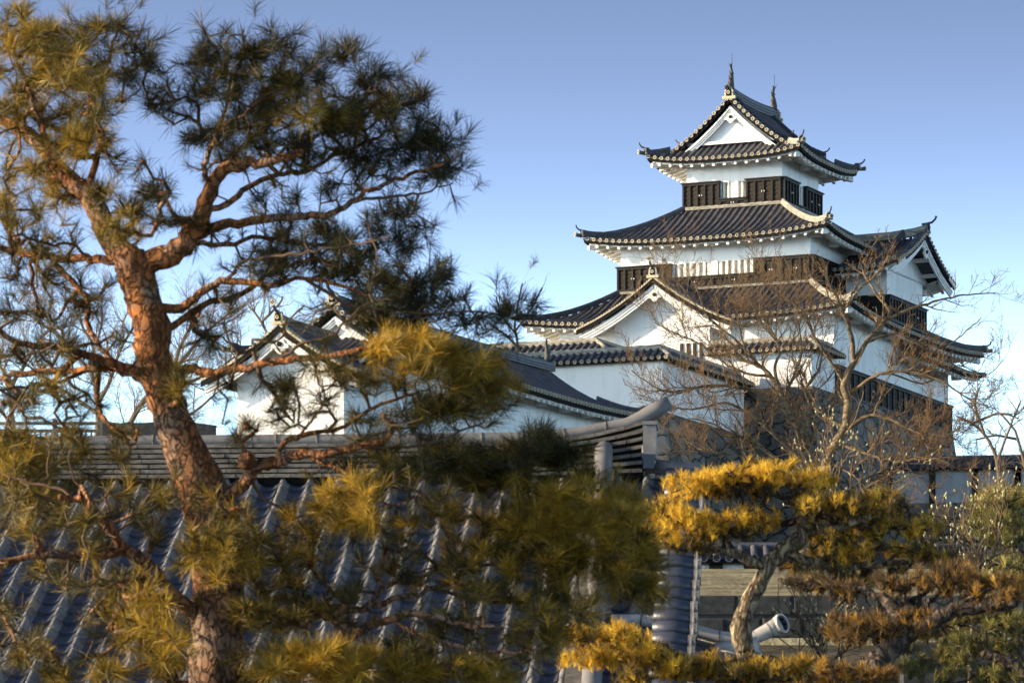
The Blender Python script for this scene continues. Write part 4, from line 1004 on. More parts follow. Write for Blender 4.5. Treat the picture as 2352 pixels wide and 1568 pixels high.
class Wood:
    """branch network: nodes with parent links, turned into tapering tubes"""
    def __init__(s): s.p = []; s.par = []; s.r = []; s.fix = []
    def add(s, p, par, r=None): s.p.append(np.array(p, float)); s.par.append(par); s.r.append(r if r else 0.0); s.fix.append(r is not None); return len(s.p) - 1
    def limb(s, pts, rad, par=-1, sub=3, wob=.0):
        """smooth limb through control points"""
        pts = [np.array(q, float) for q in pts]; rad = list(rad); out = []
        if par >= 0: pts = [s.p[par]] + pts; rad = [rad[0]] + rad
        n = len(pts)
        for i in range(n - 1):
            p0, p1, p2, p3 = pts[max(i - 1, 0)], pts[i], pts[i + 1], pts[min(i + 2, n - 1)]
            for k in range(sub):
                if i == 0 and k == 0 and par >= 0: continue
                t = k / sub
                q = .5 * ((2 * p1) + (-p0 + p2) * t + (2 * p0 - 5 * p1 + 4 * p2 - p3) * t * t + (-p0 + 3 * p1 - 3 * p2 + p3) * t ** 3)
                if k: q = q + rng.normal(0, 1, 3) * wob
                par = s.add(q, par, rad[i] * (1 - t) + rad[i + 1] * t); out.append(par)
        par = s.add(pts[-1], par, rad[-1]); out.append(par)
        dv = pts[-1] - pts[-2]; dv = dv / (np.linalg.norm(dv) + 1e-9); q1 = s.add(pts[-1] + dv * rad[-1] * .6, par, rad[-1] * .7); s.add(pts[-1] + dv * rad[-1] * 1.0, q1, rad[-1] * .15); return out
    def near(s, p, minr=0): A = np.array(s.p); return int(np.argmin(((A - p) ** 2).sum(1)))
    def reach(s, targets, step, wob, r0, lift=0.0, exp=.5, bend=.25):
        """grow twigs to every target from the nearest wood, nearest targets first"""
        tg = [np.array(t, float) for t in targets]; A = np.array(s.p); d = np.array([((A - t) ** 2).sum(1).min() for t in tg])
        order = np.argsort(d); tips = []
        buf = np.zeros((len(s.p) + len(tg) * 14, 3)); m = len(s.p); buf[:m] = A
        first_gen = m
        for k in order:
            t = tg[k]
            dd = ((buf[:m] - t) ** 2).sum(1); j = int(dd.argmin()); a = s.p[j]; L = math.sqrt(dd[j])
            n = max(1, min(12, int(L / step))); prev = j; side = rng.normal(0, 1, 3) * L * wob; side[2] -= L * bend * .5
            for i in range(1, n + 1):
                q = i / n; pt = a + (t - a) * q + side * math.sin(math.pi * q) * (1 if i < n else 0)
                if 0 < i < n: pt = pt + rng.normal(0, 1, 3) * step * .12
                prev = s.add(pt, prev)
                if m < len(buf): buf[m] = pt; m += 1
            tips.append((prev, k))
        cnt = np.zeros(len(s.p)); ch = [0] * len(s.p)
        for tip, _ in tips: cnt[tip] += 1
        for i in range(len(s.p) - 1, -1, -1):
            if s.par[i] >= 0: cnt[s.par[i]] += cnt[i]
        for i in range(len(s.p)):
            if not s.fix[i]:
                r = r0 * max(1, cnt[i]) ** exp; pr = s.r[s.par[i]] if s.par[i] >= 0 else r
                s.r[i] = min(r, pr * .92)
        return tips
    def mesh(s, name, m, parent, base, sides=8, thin=5, rsplit=.02, thinmat=None, knots=.0):
        kids = [[] for _ in s.p]
        for i, q in enumerate(s.par):
            if q >= 0: kids[q].append(i)
        sets = {0: ([], [], 0), 1: ([], [], 0)}
        V = {0: [], 1: []}; Fc = {0: [], 1: []}; cnt = {0: 0, 1: 0}
        def emit(chain, start=None):
            if len(chain) < 2: return
            pts = np.array([s.p[i] for i in chain]); r = np.array([s.r[i] for i in chain])
            if start is not None: r[0] = min(r[0], r[1] * 1.25)
            k = 0 if r[1:].max() > rsplit else 1; n = sides if k == 0 else thin
            t = np.gradient(pts, axis=0); t /= np.linalg.norm(t, axis=1)[:, None] + 1e-9
            nx = np.cross(t[0], [0.3, 0.9, .2]); nx /= np.linalg.norm(nx) + 1e-9; rows = []
            an = np.arange(n) * 2 * math.pi / n
            for i in range(len(pts)):
                nx = nx - t[i] * nx.dot(t[i]); nx /= np.linalg.norm(nx) + 1e-9; ny = np.cross(t[i], nx)
                rr = r[i] * (1 + (knots * rng.normal(0, 1, n) if k == 0 else 0))
                rows.append(pts[i] + np.outer(np.cos(an) * rr, nx) + np.outer(np.sin(an) * rr, ny))
            rows = np.array(rows); c0 = cnt[k]; V[k].append(rows.reshape(-1, 3)); N = len(pts)
            a = np.arange(N - 1)[:, None] * n + np.arange(n)[None]; b = np.arange(N - 1)[:, None] * n + (np.arange(n)[None] + 1) % n
            Fc[k].append((np.stack([a, b, b + n, a + n], -1).reshape(-1, 4)) + c0); cnt[k] += N * n
        stack = [i for i, q in enumerate(s.par) if q < 0]
        todo = [(i, None) for i in stack]
        while todo:
            i, st = todo.pop(); chain = ([st] if st is not None else []) + [i]; cur = i
            while kids[cur]:
                ks = sorted(kids[cur], key=lambda q: -s.r[q]); 
                for q in ks[1:]: todo.append((q, cur))
                cur = ks[0]; chain.append(cur)
            emit(chain, st)
        obs = []
        for k in (0, 1):
            if V[k]: obs.append(np_mesh(name if k == 0 else 'twigs', np.concatenate(V[k]), np.concatenate(Fc[k]), m if k == 0 else (thinmat or m), parent, base, smooth=True))
        return obs

def needles(tufts, n, ln, wd, up=.25, spread=(15, 85), along=.05):
    """tufts: list of (pos, dir, tone, scale); flat thin needle blades fanning round each shoot"""
    T = len(tufts); pos = np.array([t[0] for t in tufts]); dr = np.array([t[1] for t in tufts]); tone = np.array([t[2] for t in tufts]); sc = np.array([t[3] for t in tufts])
    dr = dr / (np.linalg.norm(dr, axis=1)[:, None] + 1e-9)
    ref = np.tile([.31, .77, .55], (T, 1)); a = np.cross(dr, ref); a /= np.linalg.norm(a, axis=1)[:, None] + 1e-9; b = np.cross(dr, a)
    th = np.radians(rng.uniform(spread[0], spread[1], (T, n))); ph = rng.uniform(0, 2 * math.pi, (T, n))
    d = dr[:, None] * np.cos(th)[..., None] + (a[:, None] * np.cos(ph)[..., None] + b[:, None] * np.sin(ph)[..., None]) * np.sin(th)[..., None]
    d[..., 2] += up * .4; d /= np.linalg.norm(d, axis=2)[..., None]
    L = ln * rng.uniform(.7, 1.12, (T, n)) * sc[:, None]
    st = pos[:, None] - dr[:, None] * (rng.uniform(-.2, 1, (T, n)) * along)[..., None]
    sd_ = np.cross(d, rng.normal(0, 1, (T, n, 3))); sd_ /= np.linalg.norm(sd_, axis=2)[..., None] + 1e-9
    mid = st + d * (L * .55)[..., None]; end = st + d * L[..., None]; end[..., 2] -= L * .05
    w0 = wd * .5
    v = np.stack([st - sd_ * w0 * .6, st + sd_ * w0 * .6, mid + sd_ * w0, mid - sd_ * w0, end + sd_ * w0 * .3, end - sd_ * w0 * .3], 2)  # T,n,6,3
    N = T * n; v = v.reshape(-1, 3); base = np.arange(N)[:, None] * 6
    f = np.concatenate([base + np.array([[0, 1, 2, 3]]), base + np.array([[3, 2, 4, 5]])], 0)
    tn = np.clip(tone[:, None] + rng.normal(0, .07, (T, n)), 0, 1); tn = np.repeat(tn.ravel(), 6)
    return v, f, tn

def in_blob(b):
    x, y, rx, ry, d, rd = b
    while True:
        q = rng.uniform(-1, 1, 3)
        if (q ** 2).sum() < 1: break
    dd = d + q[2] * rd; return P(x + q[0] * rx, y + q[1] * ry, dd)

def clumps(b, n, per, sig, mpx):
    """n points in a blob gathered in small clumps"""
    c = [in_blob(b) for _ in range(max(1, int(n / per)))]; out = []
    for i in range(n):
        q = c[rng.integers(len(c))]; out.append(q + Vector(rng.normal(0, sig, 3) * np.array([1, 1, .6])))
    return out

# ------------------------------------------------------------------ the red pine in front
def red_pine():
    D = 25.0; k = D / F_
    root = empty('pine_tree', P(500, 2300 - 0, D) - Vector((0, 0, CH))); root.location.z = 0; base = tuple(root.location)
    tag(root, 'big leaning red-barked pine with long twisting limbs filling the left foreground', 'tree', 'pines in the garden')
    W = Wood()
    ends = []
    def px(L, off=0): return [P(a, b, D + c) for a, b, c in [(q if len(q) > 2 else (*q, off)) for q in L]]
    tr = W.limb(px([(560, 2300), (520, 1900), (500, 1568), (500, 1450), (502, 1350), (500, 1250), (478, 1160), (445, 1080), (415, 1010), (388, 940), (370, 880), (350, 810), (350, 750), (330, 690), (318, 640), (300, 600)]),
                [k * q for q in (70, 68, 66, 62, 60, 62, 60, 54, 47, 43, 43, 42, 42, 41, 42, 42)], sub=4, wob=.003)
    def at(x, y, pool=None):
        t = np.array(P(x, y, D)); ids = pool or range(len(W.p)); return min(ids, key=lambda i: ((W.p[i][0] - t[0]) ** 2 + (W.p[i][2] - t[2]) ** 2))
    def br(x, y, L, r0, r1, off=0.0, wob=.006, pool=None):
        """limb from the wood nearest (x, y) through pixel points, drifting off in depth"""
        j = at(x, y, pool); n = len(L); d0 = W.p[j][1] - D
        off *= .6; r0 *= .60; r1 *= .62; pts = [P(a[0], a[1], D + d0 + (a[2] if len(a) > 2 else off * (i + 1) / n)) for i, a in enumerate(L)]
        rad = [k * (r0 + (r1 - r0) * ((i + 1) / n) ** .8) for i in range(n)]
        ids = W.limb(pts, rad, par=j, sub=4, wob=wob)
        ends.extend(q for q in ids[int(len(ids) * .55):] if W.r[q] < k * 9); return ids
    # crown forks
    br(300, 600, [(262, 560), (232, 500), (205, 450), (168, 420), (130, 380), (95, 335), (50, 300), (5, 275), (-60, 250)], 58, 16, .8)
    br(205, 450, [(215, 390), (230, 330), (205, 270), (215, 220), (240, 175), (255, 120), (270, 60)], 16, 5, -.6)
    br(130, 380, [(110, 320), (80, 250), (60, 190), (30, 120), (10, 60)], 13, 5, -.5)
    br(215, 220, [(180, 190), (140, 160), (90, 130), (50, 100)], 8, 4, .5)
    br(318, 620, [(380, 590), (430, 550), (462, 500), (478, 450), (505, 400), (560, 378), (620, 372), (690, 350)], 52, 14, -.5)
    br(462, 500, [(520, 470), (570, 430), (640, 400), (700, 395), (760, 360), (830, 330), (900, 300)], 15, 5, .9)
    br(478, 440, [(470, 400), (478, 355), (500, 300), (520, 250), (530, 190), (560, 130), (560, 70)], 13, 4, -.6)
    br(500, 300, [(550, 270), (600, 230), (680, 190), (740, 150)], 8, 3, -.9)
    br(620, 372, [(680, 320), (740, 280), (800, 250), (850, 200)], 9, 3, .4)
    br(430, 550, [(500, 520), (560, 512), (640, 500), (700, 498), (760, 490), (800, 470), (830, 450), (880, 425), (940, 400), (1000, 380), (1040, 360)], 22, 5, .6)
    br(830, 450, [(870, 455), (930, 450), (990, 440), (1040, 420)], 9, 3, .5)
    br(380, 590, [(450, 560), (520, 560), (600, 545), (700, 560), (780, 570), (860, 590)], 14, 4, 1.2)
    br(335, 700, [(400, 710), (440, 690), (480, 660), (520, 645), (580, 650), (620, 655), (700, 640), (780, 655), (850, 680)], 22, 5, -.5)
    br(350, 760, [(410, 740), (470, 700), (540, 680), (600, 640), (640, 620), (700, 600), (790, 600)], 17, 5, .5)
    br(700, 640, [(780, 690), (860, 710), (960, 720), (1060, 715), (1150, 720)], 9, 3, .3)
    br(520, 645, [(560, 600), (620, 590), (680, 585), (740, 570), (830, 560), (900, 540)], 9, 3, -.8)
    # left limbs
    br(300, 610, [(250, 600), (200, 590), (150, 595), (90, 590), (40, 580), (-20, 560)], 20, 10, 1.0)
    br(200, 590, [(160, 560), (110, 560), (60, 545), (20, 540)], 8, 4, -.4)
    br(100, 590, [(130, 610), (170, 650), (200, 690), (205, 750), (230, 800), (290, 850), (330, 880)], 12, 10, -.4)
    br(345, 860, [(300, 845), (240, 830), (170, 805), (120, 795), (60, 790), (10, 770), (-40, 740)], 19, 10, -.7)
    br(340, 870, [(290, 855), (250, 845), (190, 850), (120, 852), (50, 860), (-20, 870)], 19, 10, .8)
    br(190, 850, [(150, 872), (90, 880), (30, 890), (-20, 900)], 9, 5, -.9)
    # the stub and long right limb at 410,850
    br(370, 870, [(420, 850), (470, 855), (530, 850), (590, 838), (640, 828), (710, 822), (770, 815), (830, 800)], 22, 10, -.9)
    br(585, 838, [(583, 800), (590, 780), (620, 785), (650, 770), (655, 730)], 9, 4, -.1)
    br(640, 828, [(690, 790), (740, 780), (770, 770), (790, 740), (840, 700), (900, 690)], 8, 4, -.3)
    # middle right limbs
    br(498, 1150, [(560, 1110), (590, 1075), (640, 1060), (700, 1040), (760, 1040), (820, 1025), (880, 1010), (900, 980), (880, 950)], 30, 8, -1.0)
    br(590, 1075, [(565, 1062), (570, 1050)], 30, 27, -.2)
    br(640, 1060, [(650, 1020), (690, 1000), (740, 990), (790, 980), (850, 940), (900, 920), (960, 900)], 13, 5, -.3)
    br(690, 1000, [(720, 960), (740, 930), (745, 900), (720, 860)], 7, 3, -.3)
    br(820, 1025, [(880, 1030), (960, 1020), (1040, 1000), (1110, 970)], 8, 4, .6)
    br(700, 1040, [(780, 1080), (860, 1100), (940, 1120), (975, 1135), (930, 1155), (880, 1170)], 10, 5, -.4)
    # low left limb
    br(500, 1420, [(440, 1400), (390, 1360), (350, 1310), (300, 1270), (270, 1240), (230, 1190), (200, 1160), (140, 1140)], 36, 12, -.9)
    br(300, 1270, [(240, 1275), (160, 1275), (80, 1275), (-20, 1295)], 18, 12, -.3)
    br(200, 1160, [(130, 1120), (70, 1110), (10, 1090)], 9, 4, .2)
    # low right limbs
    br(500, 1560, [(560, 1560), (620, 1540), (690, 1500), (770, 1480), (840, 1440), (900, 1420), (960, 1410), (1060, 1430), (1150, 1440)], 34, 8, -.8)
    br(500, 1450, [(560, 1440), (640, 1370), (720, 1390), (830, 1400), (920, 1370), (1000, 1350), (1080, 1310), (1170, 1290)], 22, 6, .4)
    br(830, 1400, [(900, 1340), (960, 1330), (1040, 1280), (1100, 1230), (1200, 1200)], 11, 5, .6)
    br(1000, 1350, [(1080, 1370), (1180, 1380), (1280, 1340), (1360, 1290)], 9, 4, 0)
    br(900, 1420, [(980, 1460), (1080, 1490), (1180, 1500), (1260, 1480)], 10, 4, -.4)
    br(620, 1540, [(700, 1560), (800, 1560), (900, 1570)], 12, 6, -.6)
    br(1100, 1230, [(1180, 1170), (1260, 1120), (1320, 1090)], 8, 4, .4)
    br(1170, 1290, [(1260, 1240), (1360, 1190), (1430, 1150)], 8, 4, .2)
    # ---- foliage: blobs (x, y, rx, ry, depth shift, depth radius, count, tone)
    BL = [
        (40, 90, 70, 75, 0, .6, 50, .42), (90, 160, 110, 70, .3, .6, 70, .36), (30, 230, 70, 70, .4, .5, 40, .40), (180, 110, 90, 80, -.4, .5, 55, .38), (300, 110, 90, 70, -.3, .5, 38, .26),
        (250, 210, 100, 55, -.4, .5, 45, .32), (130, 270, 110, 60, .3, .5, 50, .34), (350, 180, 50, 60, -.3, .4, 22, .20), (200, 340, 100, 40, -.1, .5, 40, .42), (60, 370, 70, 60, .5, .5, 30, .42),
        (150, 430, 90, 45, .5, .5, 34, .46), (60, 460, 70, 40, .6, .4, 20, .42), (250, 470, 60, 40, -.3, .3, 20, .30), (380, 260, 40, 50, -.3, .3, 10, .2), (330, 420, 60, 60, -.4, .4, 18, .12), (270, 520, 50, 40, -.5, .2, 12, .42),
        (520, 110, 70, 45, -.6, .4, 30, .12), (640, 100, 60, 40, -.8, .4, 18, .10), (500, 200, 70, 60, -.5, .5, 40, .14), (600, 190, 80, 60, -.5, .5, 45, .18), (700, 160, 60, 55, -.8, .3, 22, .12), (790, 130, 60, 40, .0, .4, 18, .08), (850, 180, 55, 45, .1, .4, 22, .08),
        (670, 240, 70, 45, -.4, .4, 44, .62), (560, 290, 90, 45, -.2, .5, 45, .24), (760, 260, 80, 50, .1, .5, 45, .30), (850, 270, 80, 50, .3, .5, 50, .28), (930, 240, 55, 45, .6, .4, 26, .08), (960, 310, 70, 55, .6, .4, 38, .10), (1020, 350, 50, 55, .7, .4, 30, .07), (880, 350, 90, 45, .5, .4, 48, .14), (760, 330, 80, 45, .4, .5, 34, .16), (660, 330, 70, 40, .1, .4, 20, .14),
        (980, 410, 50, 25, .6, .3, 12, .10), (480, 330, 60, 40, -.4, .4, 16, .12), (800, 430, 60, 22, .8, .3, 10, .08),
        (900, 500, 80, 35, .8, .4, 28, .10), (950, 540, 55, 35, .8, .4, 26, .12), (780, 540, 90, 35, .9, .4, 30, .12), (680, 570, 90, 40, .8, .4, 34, .14), (600, 600, 70, 35, .4, .4, 20, .14), (760, 610, 90, 40, .5, .4, 34, .08), (860, 610, 80, 40, .6, .4, 30, .08),
        (900, 660, 80, 45, .2, .4, 44, .10), (990, 640, 55, 45, .3, .4, 26, .06), (1000, 710, 80, 45, .2, .4, 44, .08), (900, 740, 80, 40, .1, .4, 36, .10), (1080, 720, 60, 45, .2, .4, 24, .06), (1160, 730, 60, 50, .2, .4, 20, .05), (1220, 700, 40, 40, .2, .3, 9, .05), (800, 700, 60, 35, .3, .3, 18, .10), (640, 620, 60, 30, -.3, .3, 10, .14),
        (130, 660, 120, 60, .5, .5, 16, .14), (40, 700, 60, 60, .5, .5, 10, .14), (250, 700, 50, 60, .2, .5, 8, .10), (100, 900, 60, 30, -.4, .3, 18, .32), (40, 940, 70, 40, .3, .4, 14, .14), (180, 940, 70, 30, 0, .4, 8, .12), (420, 900, 40, 50, -.4, .3, 14, .30), (470, 800, 60, 40, 0, .4, 6, .12),
        (930, 800, 90, 30, -.5, .4, 44, .60), (1040, 830, 70, 40, -.3, .4, 42, .52), (1120, 880, 70, 50, -.1, .4, 55, .46), (1010, 900, 80, 50, -.2, .4, 46, .32), (920, 850, 90, 45, -.4, .4, 34, .30), (1100, 940, 80, 35, .1, .4, 36, .30), (980, 960, 80, 35, .0, .4, 30, .24), (700, 830, 50, 25, -.8, .2, 10, .30), (820, 860, 60, 40, -.5, .4, 14, .26), (740, 900, 80, 50, -.4, .4, 13, .10), (620, 960, 60, 30, -.4, .4, 8, .16),
        (1240, 1020, 60, 40, .5, .3, 44, .22), (1180, 1060, 90, 35, .5, .4, 52, .20), (1020, 1050, 90, 35, .3, .4, 44, .24), (1100, 1090, 80, 30, .4, .4, 40, .24), (940, 1080, 70, 28, 0, .4, 26, .24), (1300, 1060, 60, 30, .4, .3, 28, .20),
        (1350, 1150, 80, 50, .3, .4, 60, .46), (1270, 1180, 80, 50, .3, .4, 56, .50), (1420, 1190, 60, 50, .2, .4, 44, .42), (1180, 1210, 80, 50, .4, .4, 48, .44), (1330, 1240, 90, 50, .2, .4, 56, .44), (1440, 1270, 70, 45, .2, .4, 46, .36), (1230, 1290, 90, 50, .2, .4, 50, .34), (1380, 1320, 90, 45, .1, .4, 50, .32), (1480, 1340, 60, 45, .1, .4, 30, .30), (1130, 1350, 90, 40, 0, .4, 30, .26), (1290, 1390, 100, 40, -.2, .4, 36, .26), (1100, 1270, 80, 40, .3, .4, 26, .34),
        (820, 1150, 60, 50, -.5, .3, 34, .58), (760, 1180, 60, 50, -.3, .4, 22, .48), (690, 1190, 50, 45, -.3, .4, 16, .42), (1080, 1160, 60, 50, .2, .4, 18, .46), (960, 1180, 40, 40, 0, .3, 8, .45),
        (560, 1220, 60, 60, -.5, .4, 22, .34), (500, 1300, 80, 45, -.8, .3, 34, .44), (470, 1250, 60, 50, -.7, .3, 26, .40), (620, 1300, 70, 60, -.3, .4, 26, .34), (700, 1280, 70, 50, -.2, .4, 22, .40), (640, 1390, 80, 50, -.3, .4, 26, .30), (760, 1350, 80, 40, 0, .4, 18, .26), (575, 1400, 40, 40, -.5, .3, 10, .40), (880, 1290, 60, 30, .4, .4, 8, .3),
        (330, 1380, 60, 60, -.8, .3, 22, .50), (380, 1460, 60, 50, -.9, .3, 28, .54), (300, 1500, 70, 50, -.8, .4, 20, .44), (390, 1535, 50, 36, -.6, .3, 16, .44), (600, 1490, 40, 30, -.4, .3, 6, .30), (350, 1190, 60, 60, -.3, .4, 14, .22), (420, 1130, 60, 40, -.5, .4, 10, .30),
        (60, 1070, 70, 45, .1, .4, 46, .46), (30, 1030, 60, 40, .2, .4, 30, .42), (110, 1150, 80, 50, 0, .4, 34, .34), (190, 1220, 70, 50, -.4, .4, 18, .30), (60, 1480, 70, 50, -.5, .4, 18, .34), (150, 1530, 100, 35, -.6, .4, 22, .32), (30, 1400, 50, 40, -.4, .4, 6, .3), (240, 1440, 60, 40, -.6, .4, 8, .36),
        (730, 1520, 70, 40, -.8, .3, 46, .64), (830, 1530, 80, 38, -.7, .3, 48, .60), (640, 1540, 60, 40, -.8, .3, 26, .50), (920, 1520, 70, 40, -.5, .3, 34, .52), (1010, 1540, 80, 35, -.4, .3, 34, .46), (1120, 1530, 80, 40, -.3, .3, 34, .44), (1200, 1470, 80, 35, -.2, .3, 24, .34), (1040, 1440, 90, 35, -.2, .3, 18, .28), (950, 1480, 60, 30, -.4, .3, 14, .32), (1300, 1450, 80, 30, 0, .3, 18, .3),
        (120, 600, 160, 60, .3, .7, 26, .2), (480, 500, 150, 50, 0, .7, 14, .2), (120, 800, 140, 70, .0, .7, 26, .2), (600, 920, 150, 60, -.3, .6, 24, .25), (480, 720, 120, 50, 0, .5, 16, .2), (640, 480, 160, 40, .3, .5, 18, .15), (330, 480, 80, 60, 0, .5, 14, .3), (60, 540, 80, 50, .3, .5, 22, .3), (560, 380, 90, 40, 0, .5, 14, .2),
        (240, 1080, 90, 40, .2, .5, 14, .3), (120, 1010, 110, 26, .2, .4, 16, .35), (860, 1000, 90, 26, -.2, .4, 14, .3), (560, 1000, 60, 30, -.4, .4, 9, .3), (300, 1010, 50, 26, .1, .3, 7, .3), (1180, 1130, 100, 30, .2, .4, 20, .4), (300, 1150, 80, 40, 0, .4, 10, .3), (230, 1340, 120, 60, -.3, .6, 24, .3), (900, 1200, 120, 50, .1, .6, 22, .35), (980, 1300, 110, 50, .2, .6, 22, .3), (100, 1300, 120, 50, 0, .5, 18, .25), (720, 1430, 110, 40, 0, .6, 22, .3), (60, 1200, 60, 50, 0, .5, 20, .35), (850, 1060, 90, 30, 0, .4, 16, .25), (1480, 1250, 30, 60, .2, .3, 20, .36)]
    tg = []; tone = []
    for x, y, rx, ry, ds, dr_, n, tn in BL:
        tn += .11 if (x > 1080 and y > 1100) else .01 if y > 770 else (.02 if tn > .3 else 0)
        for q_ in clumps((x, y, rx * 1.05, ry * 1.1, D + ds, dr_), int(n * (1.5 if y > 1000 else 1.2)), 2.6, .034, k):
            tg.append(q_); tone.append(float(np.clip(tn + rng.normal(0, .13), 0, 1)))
    cen = np.array([(b[0], b[1]) for b in BL]); nfol = len(tg)
    limbn = [i for i in range(len(W.p)) if W.r[i] < k * 22]
    for q in rng.choice(limbn, 240, replace=False):            # short kinked spurs along the limbs
        d_ = rng.normal(0, 1, 3) * .14; d_[2] += .05; tg.append(W.p[q] + d_); tone.append(float(rng.uniform(.1, .45)))
    for q in ends[::2]:
        p = W.p[q]; xx, yy = CX + F_ * p[0] / p[1], YH - F_ * (p[2] - CH) / p[1]; bi = int(((cen - (xx, yy)) ** 2).sum(1).argmin())
        tg.append(p + rng.normal(0, .09, 3) + np.array([0, 0, .05])); tone.append(float(np.clip(BL[bi][7] + rng.normal(0, .07), 0, 1)))
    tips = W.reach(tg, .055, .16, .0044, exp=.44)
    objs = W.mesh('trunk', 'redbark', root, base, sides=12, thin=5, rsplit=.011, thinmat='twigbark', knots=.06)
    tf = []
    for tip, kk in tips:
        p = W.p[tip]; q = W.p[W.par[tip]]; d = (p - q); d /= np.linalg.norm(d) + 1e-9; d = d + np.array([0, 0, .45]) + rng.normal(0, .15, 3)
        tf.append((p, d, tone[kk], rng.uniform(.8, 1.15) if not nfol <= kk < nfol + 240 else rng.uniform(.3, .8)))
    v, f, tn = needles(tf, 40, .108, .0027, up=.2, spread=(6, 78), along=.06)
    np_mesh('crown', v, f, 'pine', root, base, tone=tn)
red_pine()

# ------------------------------------------------------------------ cloud-pruned pines on the right
def pad_pine(name, label, D, trunk, limbs, pads, needlem, barkm, nlen=.072, nw=.0027, npt=34, dens=1.35, rz=.5, thinmat='darkbark', r0=.005):
    k = D / F_; b0 = P(trunk[0][0], trunk[0][1], D); root = empty(name, (b0.x, b0.y, float(lawn_h(b0.x, b0.y)) if D > 52 else 0)); base = tuple(root.location)
    tag(root, label, 'tree', 'pines in the garden'); W = Wood()
    first = P(trunk[0][0], trunk[0][1], D); foot = Vector((first.x, first.y, base[2]))
    pts = ([foot, foot.lerp(first, .5)] if first.z - base[2] > .3 else []) + [P(a[0], a[1], D + (a[3] if len(a) > 3 else 0)) for a in trunk]
    rad = ([k * trunk[0][2] * 1.3, k * trunk[0][2] * 1.1] if first.z - base[2] > .3 else []) + [k * a[2] for a in trunk]
    W.limb(pts, rad, sub=4, wob=.006)
    for x, y, L, ra, rb, off in limbs:
        t = np.array(P(x, y, D)); j = min(range(len(W.p)), key=lambda i: ((W.p[i][0] - t[0]) ** 2 + (W.p[i][2] - t[2]) ** 2)); d0 = W.p[j][1] - D; n = len(L)
        W.limb([P(a, b, D + d0 + off * (i + 1) / n) for i, (a, b) in enumerate(L)], [k * (ra + (rb - ra) * (i + 1) / n) for i in range(n)], par=j, sub=4, wob=.01)
    tg = []; tone = []
    for x, y, rx, ry, ds, n, tn in pads:  # low tn below the pad tops puts underside shade into needle colour
        for q in clumps((x, y, rx, ry * .85, D + ds, rz), int(n * dens), 5, .035 * D / 36, k):
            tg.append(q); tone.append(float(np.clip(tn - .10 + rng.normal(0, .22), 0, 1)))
    tips = W.reach(tg, .09, .10, r0, exp=.38, bend=.1)
    W.mesh('trunk', barkm, root, base, sides=12, thin=4, rsplit=.03, thinmat=thinmat, knots=.07)
    tf = []
    for tip, kk in tips:
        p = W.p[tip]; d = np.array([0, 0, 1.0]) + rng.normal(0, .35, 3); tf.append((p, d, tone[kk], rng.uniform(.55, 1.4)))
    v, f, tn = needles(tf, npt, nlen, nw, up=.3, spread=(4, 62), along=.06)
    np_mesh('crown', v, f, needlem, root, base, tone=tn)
    return root
pad_pine('pine_tree', 'golden cloud-pruned pine with a pale scaly bent trunk before the grass bank', 36.0,
    [(1716, 1568, 21), (1712, 1500, 21), (1702, 1440, 25), (1716, 1395, 21), (1740, 1345, 19), (1765, 1300, 18), (1792, 1270, 19), (1835, 1235, 22), (1850, 1200, 18), (1845, 1165, 15), (1825, 1130, 10), (1810, 1105, 7)],
    [(1765, 1300, [(1730, 1290), (1690, 1270), (1640, 1262), (1580, 1250), (1530, 1225), (1490, 1215)], 13, 4, -.4), (1800, 1265, [(1860, 1290), (1930, 1300), (2000, 1300), (2080, 1290), (2150, 1270)], 14, 4, .3),
     (1845, 1215, [(1900, 1215), (1960, 1200), (2010, 1180), (2060, 1150)], 13, 4, -.2), (1845, 1165, [(1800, 1140), (1760, 1130), (1700, 1110), (1640, 1110), (1580, 1100)], 10, 3, -.2),
     (1850, 1190, [(1780, 1200), (1720, 1190), (1660, 1190), (1590, 1180)], 9, 3, .3), (1825, 1130, [(1870, 1110), (1900, 1095)], 7, 3, .2), (1960, 1200, [(2040, 1210), (2100, 1205)], 7, 3, .2)],
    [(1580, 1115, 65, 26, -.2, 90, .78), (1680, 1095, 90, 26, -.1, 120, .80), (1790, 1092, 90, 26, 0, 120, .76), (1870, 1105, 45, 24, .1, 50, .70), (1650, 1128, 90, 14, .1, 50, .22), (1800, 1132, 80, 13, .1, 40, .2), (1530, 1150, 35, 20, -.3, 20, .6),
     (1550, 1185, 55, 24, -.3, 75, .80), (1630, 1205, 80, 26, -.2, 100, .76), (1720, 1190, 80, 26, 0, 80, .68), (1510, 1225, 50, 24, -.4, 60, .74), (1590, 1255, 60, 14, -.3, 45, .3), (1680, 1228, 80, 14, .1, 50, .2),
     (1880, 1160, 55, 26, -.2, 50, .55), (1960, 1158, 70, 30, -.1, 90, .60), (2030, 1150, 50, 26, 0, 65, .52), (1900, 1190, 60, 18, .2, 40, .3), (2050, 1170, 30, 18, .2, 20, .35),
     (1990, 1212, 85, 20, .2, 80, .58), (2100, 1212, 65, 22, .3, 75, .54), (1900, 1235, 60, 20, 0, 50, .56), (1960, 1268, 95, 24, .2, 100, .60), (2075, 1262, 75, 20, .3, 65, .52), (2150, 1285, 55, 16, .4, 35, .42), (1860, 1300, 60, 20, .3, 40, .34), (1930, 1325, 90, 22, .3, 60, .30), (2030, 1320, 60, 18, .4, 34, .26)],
    'goldpine', 'greybark')
